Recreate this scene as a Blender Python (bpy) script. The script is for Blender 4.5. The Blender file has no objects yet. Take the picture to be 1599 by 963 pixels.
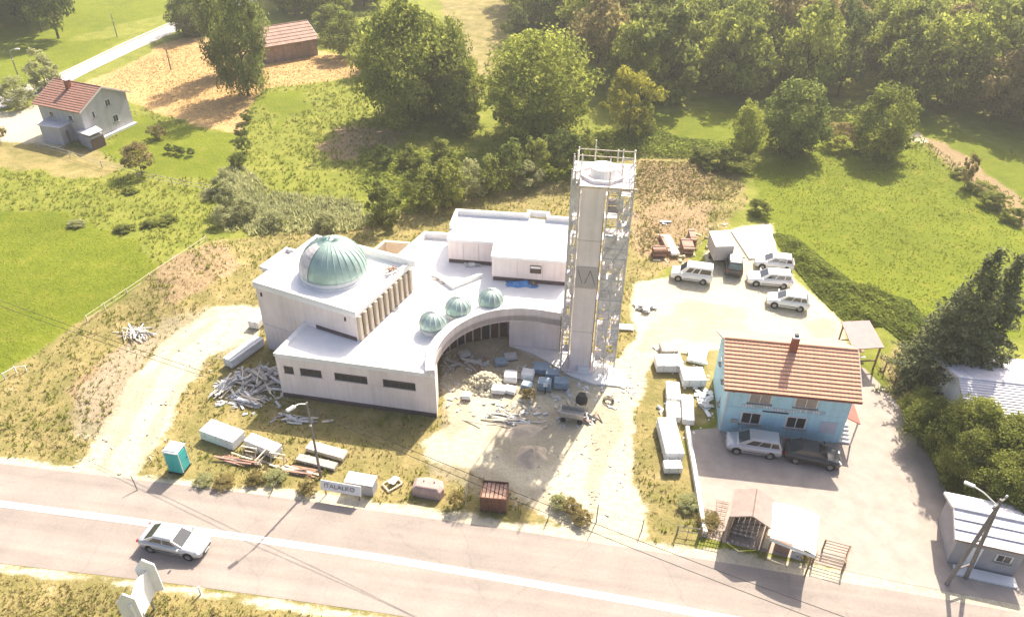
import bpy, bmesh, math, random
import numpy as np
from mathutils import Vector, Matrix
random.seed(7); rng = np.random.default_rng(7)
R = math.radians
scene = bpy.context.scene
C = scene.collection

# ------------------------------------------------------------------ camera
F, PITCH, ROLL, CAMH, CX, CY = 1200.0, R(35), R(-0.8), 44.0, 799.5, 481.5
fw = np.array([0, math.cos(PITCH), -math.sin(PITCH)]); rt0 = np.array([1., 0, 0]); up0 = np.cross(rt0, fw)
rt = math.cos(ROLL)*rt0 - math.sin(ROLL)*up0; up = math.sin(ROLL)*rt0 + math.cos(ROLL)*up0
CAM = np.array([0, 0, CAMH])
cam_data = bpy.data.cameras.new('camera'); cam = bpy.data.objects.new('camera', cam_data); C.objects.link(cam)
cam_data.sensor_width = 36; cam_data.lens = 36*F/1599; cam_data.clip_end = 5000; cam_data.clip_start = 0.5
cam.matrix_world = Matrix(((rt[0], up[0], -fw[0], CAM[0]), (rt[1], up[1], -fw[1], CAM[1]), (rt[2], up[2], -fw[2], CAM[2]), (0, 0, 0, 1)))
scene.camera = cam
# ------------------------------------------------------------------ world, sun, exposure
SUN_AZ, SUN_EL = R(26), R(45.5)            # azimuth from +Y towards +X
world = bpy.data.worlds.new('World'); scene.world = world; world.use_nodes = True
nt = world.node_tree; bg = nt.nodes['Background']
sky = nt.nodes.new('ShaderNodeTexSky'); sky.sky_type = 'NISHITA'; sky.sun_disc = False
sky.sun_elevation = SUN_EL; sky.sun_rotation = SUN_AZ; sky.air_density = 0.6; sky.dust_density = 5.0; sky.altitude = 300
nt.links.new(sky.outputs[0], bg.inputs[0]); bg.inputs[1].default_value = 0.138
sd = bpy.data.lights.new('sun', 'SUN'); sd.energy = 4.9; sd.angle = R(0.55); sd.color = (1.0, 0.90, 0.76)
sun = bpy.data.objects.new('sun', sd); C.objects.link(sun)
sdir = Vector((math.sin(SUN_AZ)*math.cos(SUN_EL), math.cos(SUN_AZ)*math.cos(SUN_EL), math.sin(SUN_EL)))
sun.rotation_euler = sdir.to_track_quat('Z', 'Y').to_euler(); sun.location = (40, 80, 100)
vs = scene.view_settings; vs.view_transform = 'Standard'; vs.look = 'None'; vs.gamma = 1; vs.use_curve_mapping = False
vs.exposure = 1.05

# ------------------------------------------------------------------ helpers
def P(x, y, z=0.0):
    """point at height z that the survey photograph shows at pixel x, y"""
    d = fw + rt*(x-CX)/F - up*(y-CY)/F
    return CAM + d*((z-CAMH)/d[2])
def G(x, y): p = P(x, y); return (float(p[0]), float(p[1]))
def proj(p):
    v = np.array(p, float)-CAM; w = v@fw
    return CX+F*(v@rt)/w, CY-F*(v@up)/w
def zat(xy, py):
    lo, hi = 0., 60.
    for i in range(40):
        m = (lo+hi)/2
        if proj((xy[0], xy[1], m))[1] > py: lo = m
        else: hi = m
    return lo
def yaw(a, b): return math.atan2(b[1]-a[1], b[0]-a[0])

MATS = {}
def nd(t, kind, **kw):
    n = t.nodes.new(kind)
    for k, v in kw.items(): setattr(n, k, v)
    return n
def mat(name, col, rough=0.7, var=0.12, scale=2.0, bump=0.0, bscale=20.0, metal=0.0, spec=0.3, streak=0.0, alpha=1.0, trans=0.0):
    """procedural surface: base colour, patchy variation, optional rain streaks and fine relief"""
    if name in MATS: return MATS[name]
    m = bpy.data.materials.new(name); m.use_nodes = True; t = m.node_tree; b = t.nodes['Principled BSDF']
    tc = nd(t, 'ShaderNodeTexCoord'); geo = nd(t, 'ShaderNodeNewGeometry')
    n1 = nd(t, 'ShaderNodeTexNoise'); n1.inputs['Scale'].default_value = scale; n1.inputs['Detail'].default_value = 6; n1.inputs['Roughness'].default_value = 0.65
    t.links.new(geo.outputs['Position'], n1.inputs['Vector'])
    cr = nd(t, 'ShaderNodeValToRGB'); cr.color_ramp.elements[0].position = 0.28; cr.color_ramp.elements[1].position = 0.72
    d = [max(0, c*(1-var*1.6)) for c in col]; l = [min(1, c*(1+var)) for c in col]
    cr.color_ramp.elements[0].color = (*d, 1); cr.color_ramp.elements[1].color = (*l, 1)
    t.links.new(n1.outputs[0], cr.inputs[0]); out = cr.outputs[0]
    if streak:
        mp = nd(t, 'ShaderNodeMapping'); mp.inputs['Scale'].default_value = (2.2, 2.2, 0.12); t.links.new(geo.outputs['Position'], mp.inputs[0])
        n2 = nd(t, 'ShaderNodeTexNoise'); n2.inputs['Scale'].default_value = 1.3; n2.inputs['Detail'].default_value = 5; t.links.new(mp.outputs[0], n2.inputs[0])
        c2 = nd(t, 'ShaderNodeValToRGB'); c2.color_ramp.elements[0].position = 0.35; c2.color_ramp.elements[1].position = 0.62
        k = 1-streak; c2.color_ramp.elements[0].color = (k, k, k*0.97, 1); c2.color_ramp.elements[1].color = (1, 1, 1, 1)
        t.links.new(n2.outputs[0], c2.inputs[0])
        mx = nd(t, 'ShaderNodeMix', data_type='RGBA', blend_type='MULTIPLY'); mx.inputs[0].default_value = 1
        t.links.new(out, mx.inputs[6]); t.links.new(c2.outputs[0], mx.inputs[7]); out = mx.outputs[2]
    t.links.new(out, b.inputs['Base Color'])
    b.inputs['Roughness'].default_value = rough; b.inputs['Metallic'].default_value = metal; b.inputs['Specular IOR Level'].default_value = spec
    if bump:
        n3 = nd(t, 'ShaderNodeTexNoise'); n3.inputs['Scale'].default_value = bscale; n3.inputs['Detail'].default_value = 5; t.links.new(geo.outputs['Position'], n3.inputs[0])
        bp = nd(t, 'ShaderNodeBump'); bp.inputs['Strength'].default_value = bump; bp.inputs['Distance'].default_value = 0.05
        t.links.new(n3.outputs[0], bp.inputs['Height']); t.links.new(bp.outputs[0], b.inputs['Normal'])
    if alpha < 1: b.inputs['Alpha'].default_value = alpha
    if trans: b.inputs['Transmission Weight'].default_value = trans
    MATS[name] = m; return m

class MB:
    """collects shapes, then links them as one mesh object"""
    def __init__(s): s.v = []; s.f = []
    def add(s, vs, fs):
        o = len(s.v); s.v += [tuple(map(float, v)) for v in vs]; s.f += [tuple(i+o for i in f) for f in fs]; return s
    def box(s, c, d, rz=0.0, rx=0.0, ry=0.0, taper=1.0):
        M = Matrix.Rotation(rz, 3, 'Z') @ Matrix.Rotation(ry, 3, 'Y') @ Matrix.Rotation(rx, 3, 'X')
        vs = []
        for k in (-1, 1):
            q = taper if k > 0 else 1.0
            for i, j in ((-1, -1), (1, -1), (1, 1), (-1, 1)):
                vs.append(M @ Vector((i*d[0]/2*q, j*d[1]/2*q, k*d[2]/2)) + Vector(c))
        return s.add(vs, [(3, 2, 1, 0), (4, 5, 6, 7), (0, 1, 5, 4), (1, 2, 6, 5), (2, 3, 7, 6), (3, 0, 4, 7)])
    def prism(s, poly, z0, z1):
        n = len(poly)
        a = sum(poly[i][0]*poly[(i+1) % n][1]-poly[(i+1) % n][0]*poly[i][1] for i in range(n))
        if a < 0: poly = poly[::-1]
        vs = [(p[0], p[1], z0) for p in poly]+[(p[0], p[1], z1) for p in poly]
        fs = [tuple(range(n))[::-1], tuple(range(n, 2*n))]+[(i, (i+1) % n, n+(i+1) % n, n+i) for i in range(n)]
        return s.add(vs, fs)
    def tube(s, p, q, r, r2=None, n=6, cap=True):
        p = Vector(p); q = Vector(q); d = q-p
        if d.length < 1e-6: return s
        qq = d.to_track_quat('Z', 'Y').to_matrix(); r2 = r if r2 is None else r2
        vs = [qq @ Vector((math.cos(2*math.pi*i/n)*r, math.sin(2*math.pi*i/n)*r, 0))+p for i in range(n)]
        vs += [qq @ Vector((math.cos(2*math.pi*i/n)*r2, math.sin(2*math.pi*i/n)*r2, 0))+q for i in range(n)]
        fs = [(i, (i+1) % n, n+(i+1) % n, n+i) for i in range(n)]
        if cap: fs += [tuple(range(n))[::-1], tuple(range(n, 2*n))]
        return s.add(vs, fs)
    def path(s, pts, r, n=5):
        for a, b in zip(pts[:-1], pts[1:]): s.tube(a, b, r, n=n)
        return s
    def lathe(s, c, prof, n=32):
        vs = []; fs = []
        for (r, z) in prof:
            for i in range(n):
                a = 2*math.pi*i/n; vs.append((c[0]+r*math.cos(a), c[1]+r*math.sin(a), c[2]+z))
        for k in range(len(prof)-1):
            for i in range(n): fs.append((k*n+i, k*n+(i+1) % n, (k+1)*n+(i+1) % n, (k+1)*n+i))
        fs.append(tuple(range(n))[::-1]); fs.append(tuple(range((len(prof)-1)*n, len(prof)*n)))
        return s.add(vs, fs)
    def loft(s, rings, cap=True):
        n = len(rings[0]); vs = [p for r in rings for p in r]
        fs = [(k*n+i, k*n+(i+1) % n, (k+1)*n+(i+1) % n, (k+1)*n+i) for k in range(len(rings)-1) for i in range(n)]
        if cap: fs += [tuple(range(n))[::-1], tuple(range((len(rings)-1)*n, len(rings)*n))]
        return s.add(vs, fs)
    def slab(s, quad, th):
        """thick plate from a planar polygon, thickness against its normal"""
        q = [Vector(p) for p in quad]; nrm = (q[1]-q[0]).cross(q[2]-q[0]).normalized()
        n = len(q); vs = [p-nrm*th for p in q]+q
        return s.add(vs, [tuple(range(n))[::-1], tuple(range(n, 2*n))]+[(i, (i+1) % n, n+(i+1) % n, n+i) for i in range(n)])
    def wall(s, pts, th, z0, z1, closed=False):
        """wall of thickness th centred on a polyline, mitred"""
        n = len(pts); L = []; Rr = []
        for i in range(n):
            a = pts[(i-1) % n] if (closed or i > 0) else None; b = pts[(i+1) % n] if (closed or i < n-1) else None
            p = Vector(pts[i]).to_2d() if len(pts[i]) > 2 else Vector(pts[i])
            d1 = (p-Vector(a)).normalized() if a is not None else None; d2 = (Vector(b)-p).normalized() if b is not None else None
            if d1 is None: d1 = d2
            if d2 is None: d2 = d1
            n1 = Vector((-d1.y, d1.x)); n2 = Vector((-d2.y, d2.x)); m = (n1+n2); m.normalize(); k = th/2/max(0.3, m.dot(n1))
            L.append(p+m*k); Rr.append(p-m*k)
        rings = [[(L[i].x, L[i].y, z0), (Rr[i].x, Rr[i].y, z0), (Rr[i].x, Rr[i].y, z1), (L[i].x, L[i].y, z1)] for i in range(n)]
        if closed: rings.append(rings[0]); return s.loft(rings, cap=False)
        return s.loft(rings)
    def build(s, name, m, parent=None, world=False, smooth=False, bevel=0.0):
        me = bpy.data.meshes.new(name); v = np.array(s.v, dtype=float)
        if world and parent is not None: v = v-np.array(rootloc(parent))
        me.from_pydata(v.tolist(), [], s.f)
        bm = bmesh.new(); bm.from_mesh(me); bmesh.ops.recalc_face_normals(bm, faces=bm.faces)
        if bevel: bmesh.ops.bevel(bm, geom=list(bm.edges), offset=bevel, segments=1, affect='EDGES', clamp_overlap=True)
        bm.to_mesh(me); bm.free()
        if smooth: me.polygons.foreach_set('use_smooth', [True]*len(me.polygons))
        me.materials.append(m)
        o = bpy.data.objects.new(name, me); C.objects.link(o)
        if parent is not None: o.parent = parent
        return o
def rootloc(o):
    l = Vector((0, 0, 0))
    while o is not None: l = l+o.location; o = o.parent
    return l
def thing(name, label, cat, loc=(0, 0, 0), rz=0.0, group=None):
    o = bpy.data.objects.new(name, None); C.objects.link(o); o.empty_display_size = 0.3
    o.location = loc; o.rotation_euler = (0, 0, rz); o['label'] = label; o['category'] = cat
    if group: o['group'] = group
    return o
def tag(o, label, cat, group=None):
    o['label'] = label; o['category'] = cat
    if group: o['group'] = group
    return o
def kind(o, k): o['kind'] = k; return o
def copy_tree(o, parent=None):
    c = o.copy(); C.objects.link(c); c.parent = parent
    for ch in list(o.children): copy_tree(ch, c)
    return c
def mesh_np(name, verts, faces4, m, tint=None, smooth=False):
    """fast mesh from numpy arrays; all faces have the same corner count"""
    me = bpy.data.meshes.new(name); k = faces4.shape[1]
    me.vertices.add(len(verts)); me.vertices.foreach_set('co', verts.astype(np.float32).ravel())
    me.loops.add(faces4.size); me.loops.foreach_set('vertex_index', faces4.astype(np.int32).ravel())
    me.polygons.add(len(faces4)); me.polygons.foreach_set('loop_start', np.arange(0, faces4.size, k, dtype=np.int32))
    me.update(calc_edges=True)
    if tint is not None:
        a = me.attributes.new('tint', 'FLOAT', 'POINT'); a.data.foreach_set('value', tint.astype(np.float32))
    if smooth: me.polygons.foreach_set('use_smooth', [True]*len(me.polygons))
    me.materials.append(m); me.validate(); return me

# ------------------------------------------------------------------ ground zones
def poly(*px): return np.array([G(*p) for p in px])
ZONES = {
 'gravel': [
  (poly((684,596),(700,660),(655,690),(668,722),(735,735),(800,765),(850,800),(910,835),(1010,845),(1010,790),(985,740),(985,660),(1000,610),(1020,560),(1040,535),(990,530),(965,560),(890,545),(800,520),(690,540)), 0.5),
  (poly((105,742),(215,762),(232,720),(262,660),(285,620),(330,560),(400,522),(412,480),(330,478),(250,540),(215,590),(190,640),(150,690)), 0.7),
  (poly((995,440),(1110,425),(1100,400),(1150,352),(1205,352),(1216,400),(1262,450),(1310,495),(1325,520),(1320,560),(1130,545),(1000,560),(985,500)), 0.6),
  (poly((-60,180),(30,172),(70,160),(75,200),(100,232),(60,225),(-60,215)), 0.8),
  (poly((-80,700),(0,711),(250,742),(560,779),(900,829),(1100,853),(1400,900),(1640,940),(1640,1000),(1400,975),(1100,890),(800,835),(400,780),(0,730),(-80,725)), 0.45),
  (poly((-80,872),(0,880),(300,917),(600,962),(680,985),(680,1000),(560,972),(300,927),(0,890),(-80,885)), 0.35),
  (poly((1410,212),(1432,205),(1450,222),(1425,222)), 0.8)],
 'straw': [(poly((130,132),(185,108),(258,68),(300,55),(340,60),(430,72),(520,85),(566,108),(560,120),(420,138),(395,150),(372,205),(330,203),(250,180),(200,160)), 1.2),
           (poly((425,95),(500,80),(575,95),(560,118),(430,130)), 1.0)],
 'meadow': [(poly((-200,300),(0,330),(110,335),(200,372),(250,420),(345,375),(310,395),(135,497),(0,585),(-120,640),(-250,600)), 1.0),
            (poly((1165,262),(1250,236),(1340,232),(1430,225),(1500,280),(1640,370),(1640,520),(1500,540),(1420,500),(1300,430),(1215,372)), 1.5),
            (poly((-60,90),(60,75),(180,40),(270,18),(280,-20),(-60,-20)), 1.5),
            (poly((-60,150),(0,145),(130,95),(200,60),(100,65),(-60,100)), 1.0),
            (poly((205,180),(370,210),(350,290),(240,270),(150,235)), 1.5),
            (poly((960,220),(1010,180),(1150,165),(1330,178),(1440,180),(1599,250),(1640,330),(1560,290),(1440,215),(1180,235)), 1.2),
            (poly((400,150),(470,140),(480,170),(430,200)), 2.5)],
 'dry': [(poly((-250,640),(0,590),(135,500),(330,378),(430,362),(560,345),(640,320),(780,300),(900,275),(1000,240),(1100,245),(1165,265),(1165,330),(1100,380),(1010,440),(1010,545),(1130,540),(1118,640),(1075,690),(1095,845),(1090,868),(900,845),(560,795),(250,756),(0,726),(-80,716),(-250,690)), 1.0),
         (poly((-200,850),(0,872),(300,908),(600,950),(760,985),(700,1200),(-200,1200)), 0.6),
         (poly((680,-30),(800,-30),(795,90),(740,150),(700,60)), 1.5),
         (poly((1380,560),(1400,520),(1470,560),(1450,640),(1400,640)), 0.8),
         (poly((0,200),(150,235),(200,260),(160,280),(0,260),(-100,230)), 1.5),
         (poly((1430,-40),(1700,-40),(1700,35),(1560,25),(1450,28)), 2.0)],
 'soil_and_shade': [(poly((775,640),(890,630),(905,655),(870,720),(800,735),(770,700)), 1.2), (poly((205,740),(222,742),(255,655),(300,590),(385,535),(378,528),(290,580),(240,650)), .5), (poly((150,735),(165,738),(215,645),(270,560),(345,500),(335,495),(260,550),(200,640)), .5),  # first patch paints shade into the courtyard colour; the rest is soil and ruts
          (poly((1000,500),(1090,470),(1160,490),(1180,530),(1100,535),(1010,545)), 1.6), (poly((1240,500),(1300,490),(1320,525),(1270,530)), 1.2), (poly((690,620),(720,610),(735,650),(700,690),(680,670)), .9), (poly((930,640),(955,620),(965,660),(945,720),(930,800),(915,760)), .7), (poly((120,610),(200,545),(260,505),(330,475),(350,485),(260,540),(200,600),(160,680),(110,690)), 1.4), (poly((690,550),(800,545),(860,575),(880,610),(800,620),(700,600)), 1.0), (poly((640,715),(760,725),(850,780),(820,790),(700,750)), 1.2)],
 'brown': [(poly((520,200),(600,200),(640,215),(560,250),(500,240)), 3.0), (poly((1440,215),(1470,225),(1530,265),(1640,345),(1640,375),(1560,320),(1480,255)), 1.6),
           (poly((1000,250),(1120,262),(1100,300),(1110,350),(1060,420),(1000,410),(990,330)), 1.5),
           (poly((270,400),(350,385),(372,420),(330,460),(270,480),(250,440)), 1.0),
           (poly((110,600),(200,540),(240,530),(230,600),(180,660),(120,660)), 0.9),
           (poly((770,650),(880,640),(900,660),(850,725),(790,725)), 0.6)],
}
_gr = rng.random((64, 64))
def vnoise(x, y, s):
    x = x/s; y = y/s; xi = np.floor(x).astype(int); yi = np.floor(y).astype(int); fx = x-xi; fy = y-yi
    fx = fx*fx*(3-2*fx); fy = fy*fy*(3-2*fy); g = lambda i, j: _gr[i % 64, j % 64]
    return (g(xi, yi)*(1-fx)+g(xi+1, yi)*fx)*(1-fy)+(g(xi, yi+1)*(1-fx)+g(xi+1, yi+1)*fx)*fy
def fbm(x, y, s, o=4):
    r = 0; a = 1; t = 0
    for i in range(o): r = r+a*vnoise(x+17*i, y-31*i, s); t += a; a *= .55; s *= .5
    return r/t
def sdist(x, y, pg):
    """signed distance to a polygon, positive inside"""
    d = np.full(x.shape, 1e9); ins = np.zeros(x.shape, bool); n = len(pg)
    for i in range(n):
        ax, ay = pg[i]; bx, by = pg[(i+1) % n]; ex, ey = bx-ax, by-ay
        t = np.clip(((x-ax)*ex+(y-ay)*ey)/(ex*ex+ey*ey+1e-9), 0, 1)
        d = np.minimum(d, np.hypot(x-ax-t*ex, y-ay-t*ey))
        c = ((ay > y) != (by > y)) & (x < (bx-ax)*(y-ay)/(by-ay+1e-12)+ax); ins ^= c
    return np.where(ins, d, -d)
def weights(x, y):
    w = {}; nz = fbm(x, y, 3.0)-.5
    for k, ps in ZONES.items():
        r = np.zeros(x.shape)
        for pg, soft in ps:
            lo = pg.min(0)-5; hi = pg.max(0)+5; m = (x > lo[0]) & (x < hi[0]) & (y > lo[1]) & (y < hi[1])
            if not m.any(): continue
            s = sdist(x[m], y[m], pg)+nz[m]*soft*2.6
            q = np.clip((s+soft*.6)/(soft*1.2), 0, 1); r[m] = np.maximum(r[m], q*q*(3-2*q))
        w[k] = r
    return w
MOUNDS = [(*G(300, 440), 4.5, 1.3), (*G(340, 405), 3.0, 1.0), (*G(265, 480), 2.2, .6), (*G(175, 590), 3.0, .5), (*G(130, 640), 2.2, .35), (*G(1050, 335), 4.0, .8), (*G(1125, 330), 2.2, .7)]
PILES = []
def hgt(x, y):
    """low relief: spoil mounds and rough ground; level on the road and on the site"""
    h = np.zeros_like(x)
    for mx, my, r, a in MOUNDS: h = h+a*np.exp(-((x-mx)**2+(y-my)**2)/(r*r))*(.7+.6*fbm(x, y, 1.6))
    return h
def graded(lo, a, b, hi, d0):
    core = list(np.arange(a, b+1e-6, d0)); s = d0; q = core[0]; L = []
    while q > lo: s *= 1.22; q -= s; L.append(q)
    s = d0; q = core[-1]; U = []
    while q < hi: s *= 1.22; q += s; U.append(q)
    return np.array(L[::-1]+core+U)
ys = list(graded(-700, 24, 60, 60.1, .4)); st = .4
while ys[-1] < 210: st = min(1.4, st*1.012); ys.append(ys[-1]+st)
while ys[-1] < 1800: st *= 1.25; ys.append(ys[-1]+st)
ys = np.array(ys); xs = graded(-1600, -95, 95, 1600, .55)
X, Y = np.meshgrid(xs, ys); gx, gy = X.ravel(), Y.ravel(); W = weights(gx, gy); gz = hgt(gx, gy)
nx, ny = len(xs), len(ys); ii = (np.arange(ny-1)[:, None]*nx+np.arange(nx-1)[None]).ravel()
gf = np.stack([ii, ii+1, ii+nx+1, ii+nx], 1)

def ground_mat():
    m = bpy.data.materials.new('earth_and_grass'); m.use_nodes = True; t = m.node_tree; b = t.nodes['Principled BSDF']
    geo = nd(t, 'ShaderNodeNewGeometry')
    def noise(s, d=6, r=.6):
        n = nd(t, 'ShaderNodeTexNoise'); n.inputs['Scale'].default_value = s; n.inputs['Detail'].default_value = d; n.inputs['Roughness'].default_value = r
        t.links.new(geo.outputs['Position'], n.inputs[0]); return n.outputs[0]
    def ramp(f, stops):
        c = nd(t, 'ShaderNodeValToRGB'); e = c.color_ramp.elements
        while len(e) < len(stops): e.new(.5)
        for k, (p, col) in enumerate(stops): e[k].position = p; e[k].color = (*col, 1)
        t.links.new(f, c.inputs[0]); return c.outputs[0]
    def mix(f, a, bb, mode='MIX'):
        x = nd(t, 'ShaderNodeMix', data_type='RGBA', blend_type=mode)
        if isinstance(f, float): x.inputs[0].default_value = f
        else: t.links.new(f, x.inputs[0])
        t.links.new(a, x.inputs[6]); t.links.new(bb, x.inputs[7]); return x.outputs[2]
    def soft(att, n):          # frayed edge: weight pushed by noise
        a = nd(t, 'ShaderNodeMath', operation='SUBTRACT'); t.links.new(n, a.inputs[0]); a.inputs[1].default_value = .5
        q = nd(t, 'ShaderNodeMath', operation='MULTIPLY_ADD'); t.links.new(a.outputs[0], q.inputs[0]); q.inputs[1].default_value = 1.5; t.links.new(att, q.inputs[2])
        s = nd(t, 'ShaderNodeMapRange', interpolation_type='SMOOTHSTEP'); s.inputs[1].default_value = .12; s.inputs[2].default_value = .88; t.links.new(q.outputs[0], s.inputs[0]); return s.outputs[0]
    big, mid, fine, tiny = noise(.07, 5), noise(.45, 7, .65), noise(2.2, 6, .7), noise(9, 5, .7)
    at = {}
    for k in ('gravel', 'straw', 'meadow', 'dry', 'brown', 'soil_and_shade'):
        a = nd(t, 'ShaderNodeAttribute'); a.attribute_name = k; at[k] = a.outputs['Fac']
    base = ramp(mid, [(.25, (.145, .17, .026)), (.5, (.215, .235, .04)), (.75, (.31, .30, .07))])
    mead = ramp(mid, [(.25, (.125, .16, .012)), (.5, (.16, .195, .016)), (.75, (.215, .22, .025))])
    dry = ramp(mid, [(.25, (.17, .16, .05)), (.45, (.26, .225, .085)), (.6, (.35, .28, .12)), (.78, (.50, .41, .23))])
    straw = ramp(fine, [(.25, (.47, .29, .12)), (.75, (.63, .42, .20))])
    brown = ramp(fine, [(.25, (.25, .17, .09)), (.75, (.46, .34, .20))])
    grav = ramp(fine, [(.2, (.44, .38, .265)), (.5, (.60, .535, .40)), (.8, (.70, .65, .52))])
    c = mix(soft(at['meadow'], mid), base, mead)
    c = mix(soft(at['dry'], mid), c, dry)
    c = mix(soft(at['straw'], fine), c, straw)
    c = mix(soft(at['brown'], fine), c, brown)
    c = mix(soft(at['gravel'], fine), c, grav)
    soil_and_shade = ramp(mid, [(.3, (.30, .255, .185)), (.7, (.46, .40, .30))]); so = nd(t, 'ShaderNodeMath', operation='MULTIPLY'); so.inputs[1].default_value = .6; t.links.new(soft(at['soil_and_shade'], fine), so.inputs[0]); c = mix(so.outputs[0], c, soil_and_shade)
    pat = ramp(big, [(.3, (.82, .84, .82)), (.7, (1.12, 1.1, 1.06))]); c = mix(1.0, c, pat, 'MULTIPLY')
    gr = ramp(tiny, [(.25, (.72, .72, .70)), (.7, (1.1, 1.1, 1.1))]); c = mix(1.0, c, gr, 'MULTIPLY')
    t.links.new(c, b.inputs['Base Color']); b.inputs['Roughness'].default_value = .95; b.inputs['Specular IOR Level'].default_value = .1
    bp = nd(t, 'ShaderNodeBump'); bp.inputs['Strength'].default_value = .7; bp.inputs['Distance'].default_value = .25; t.links.new(fine, bp.inputs['Height']); t.links.new(bp.outputs[0], b.inputs['Normal'])
    return m
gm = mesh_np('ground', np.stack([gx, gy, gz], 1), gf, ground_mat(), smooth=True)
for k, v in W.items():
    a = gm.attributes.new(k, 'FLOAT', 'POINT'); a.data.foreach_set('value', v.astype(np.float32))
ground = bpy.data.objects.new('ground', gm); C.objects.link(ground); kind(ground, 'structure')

# ------------------------------------------------------------------ roads, yard
def road_mat():
    m = bpy.data.materials.new('old_asphalt'); m.use_nodes = True; t = m.node_tree; b = t.nodes['Principled BSDF']; geo = nd(t, 'ShaderNodeNewGeometry')
    mp = nd(t, 'ShaderNodeMapping', vector_type='TEXTURE'); mp.inputs['Rotation'].default_value = (0, 0, R(-8)); mp.inputs['Scale'].default_value = (26, .9, 1); t.links.new(geo.outputs['Position'], mp.inputs[0])
    def noise(vec, s, d, r):
        n = nd(t, 'ShaderNodeTexNoise'); n.inputs['Scale'].default_value = s; n.inputs['Detail'].default_value = d; n.inputs['Roughness'].default_value = r; t.links.new(vec, n.inputs[0]); return n.outputs[0]
    def ramp(f, a, c, p0=.3, p1=.7):
        q = nd(t, 'ShaderNodeValToRGB'); q.color_ramp.elements[0].position = p0; q.color_ramp.elements[1].position = p1; q.color_ramp.elements[0].color = (*a, 1); q.color_ramp.elements[1].color = (*c, 1); t.links.new(f, q.inputs[0]); return q.outputs[0]
    def mul(a, c):
        x = nd(t, 'ShaderNodeMix', data_type='RGBA', blend_type='MULTIPLY'); x.inputs[0].default_value = 1; t.links.new(a, x.inputs[6]); t.links.new(c, x.inputs[7]); return x.outputs[2]
    c = ramp(noise(mp.outputs[0], 1.0, 4, .5), (.29, .25, .218), (.365, .316, .272))
    c = mul(c, ramp(noise(geo.outputs['Position'], .35, 5, .6), (.86, .86, .87), (1.06, 1.05, 1.04)))
    c = mul(c, ramp(noise(geo.outputs['Position'], 5, 6, .75), (.84, .84, .84), (1.06, 1.06, 1.06)))
    vo = nd(t, 'ShaderNodeTexVoronoi', feature='DISTANCE_TO_EDGE'); vo.inputs['Scale'].default_value = .16
    nv = nd(t, 'ShaderNodeTexNoise'); nv.inputs['Scale'].default_value = 1.2; t.links.new(geo.outputs['Position'], nv.inputs[0])
    ad = nd(t, 'ShaderNodeMix', data_type='RGBA'); ad.inputs[0].default_value = .35; t.links.new(geo.outputs['Position'], ad.inputs[6]); t.links.new(nv.outputs['Color'], ad.inputs[7]); t.links.new(ad.outputs[2], vo.inputs['Vector'])
    c = mul(c, ramp(vo.outputs['Distance'], (.90, .90, .90), (1, 1, 1), .0, .008))
    t.links.new(c, b.inputs['Base Color']); b.inputs['Roughness'].default_value = .88; b.inputs['Specular IOR Level'].default_value = .2
    return m
def strip(name, pts, z, m, th=.03):
    b = MB().prism(pts, z-th, z); return kind(b.build(name, m), 'structure')
asphalt = road_mat()
top_e = [(-400, 668), (-80, 713), (0, 723), (400, 771), (800, 827), (1100, 873), (1400, 922), (1700, 975), (2000, 1030)]
bot_e = [(-400, 826), (-80, 868), (0, 879), (300, 914), (600, 957), (800, 990), (1100, 1043), (1400, 1100), (2000, 1220)]
strip('main_road', [G(*p) for p in top_e]+[G(*p) for p in bot_e[::-1]], .012, asphalt)
paint = mat('road_paint', (.70, .68, .62), .7, .16, 5.0)
def line_pts(pts, w0, w1):
    a = [np.array(G(*p)) for p in pts]; L = []; Q = []
    for i, p in enumerate(a):
        d = a[min(i+1, len(a)-1)]-a[max(i-1, 0)]; d = d/np.linalg.norm(d); n = np.array((-d[1], d[0])); L.append(tuple(p+n*w1)); Q.append(tuple(p+n*w0))
    return L+Q[::-1]
cl = [(-300, 740), (-80, 773), (0, 786), (200, 812), (400, 841), (600, 871), (800, 905), (1000, 940), (1300, 995), (1700, 1075)]
for nm, a, b_ in (('centre_line', .04, .27), ('centre_line', -.27, -.04)):
    strip(nm, line_pts(cl, a, b_), .017, paint, .004)
yard_m = mat('worn_yard_asphalt', (.38, .325, .28), .9, .12, .8, .3, 40)
strip('yard', [G(*p) for p in [(1070, 672), (1085, 750), (1098, 838), (1150, 851), (1290, 884), (1420, 912), (1599, 945), (1700, 960), (1700, 860), (1560, 830), (1480, 770), (1425, 660), (1385, 610), (1350, 575), (1310, 560), (1290, 640), (1125, 640), (1118, 668)]], .016, yard_m)
far_asph = mat('far_asphalt', (.36, .34, .34), .9, .08, 1)
strip('far_road', [G(*p) for p in [(-60, 175), (0, 150), (85, 122), (130, 100), (200, 67), (270, 36), (320, 18), (420, -15), (425, -8), (325, 26), (280, 47), (205, 81), (140, 112), (100, 133), (0, 170), (-60, 200)]], .02, far_asph)
strip('far_road_edge_line', line_pts([(0, 149), (85, 121), (200, 66), (270, 35), (320, 17)], .1, .5), .026, paint, .004)

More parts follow.
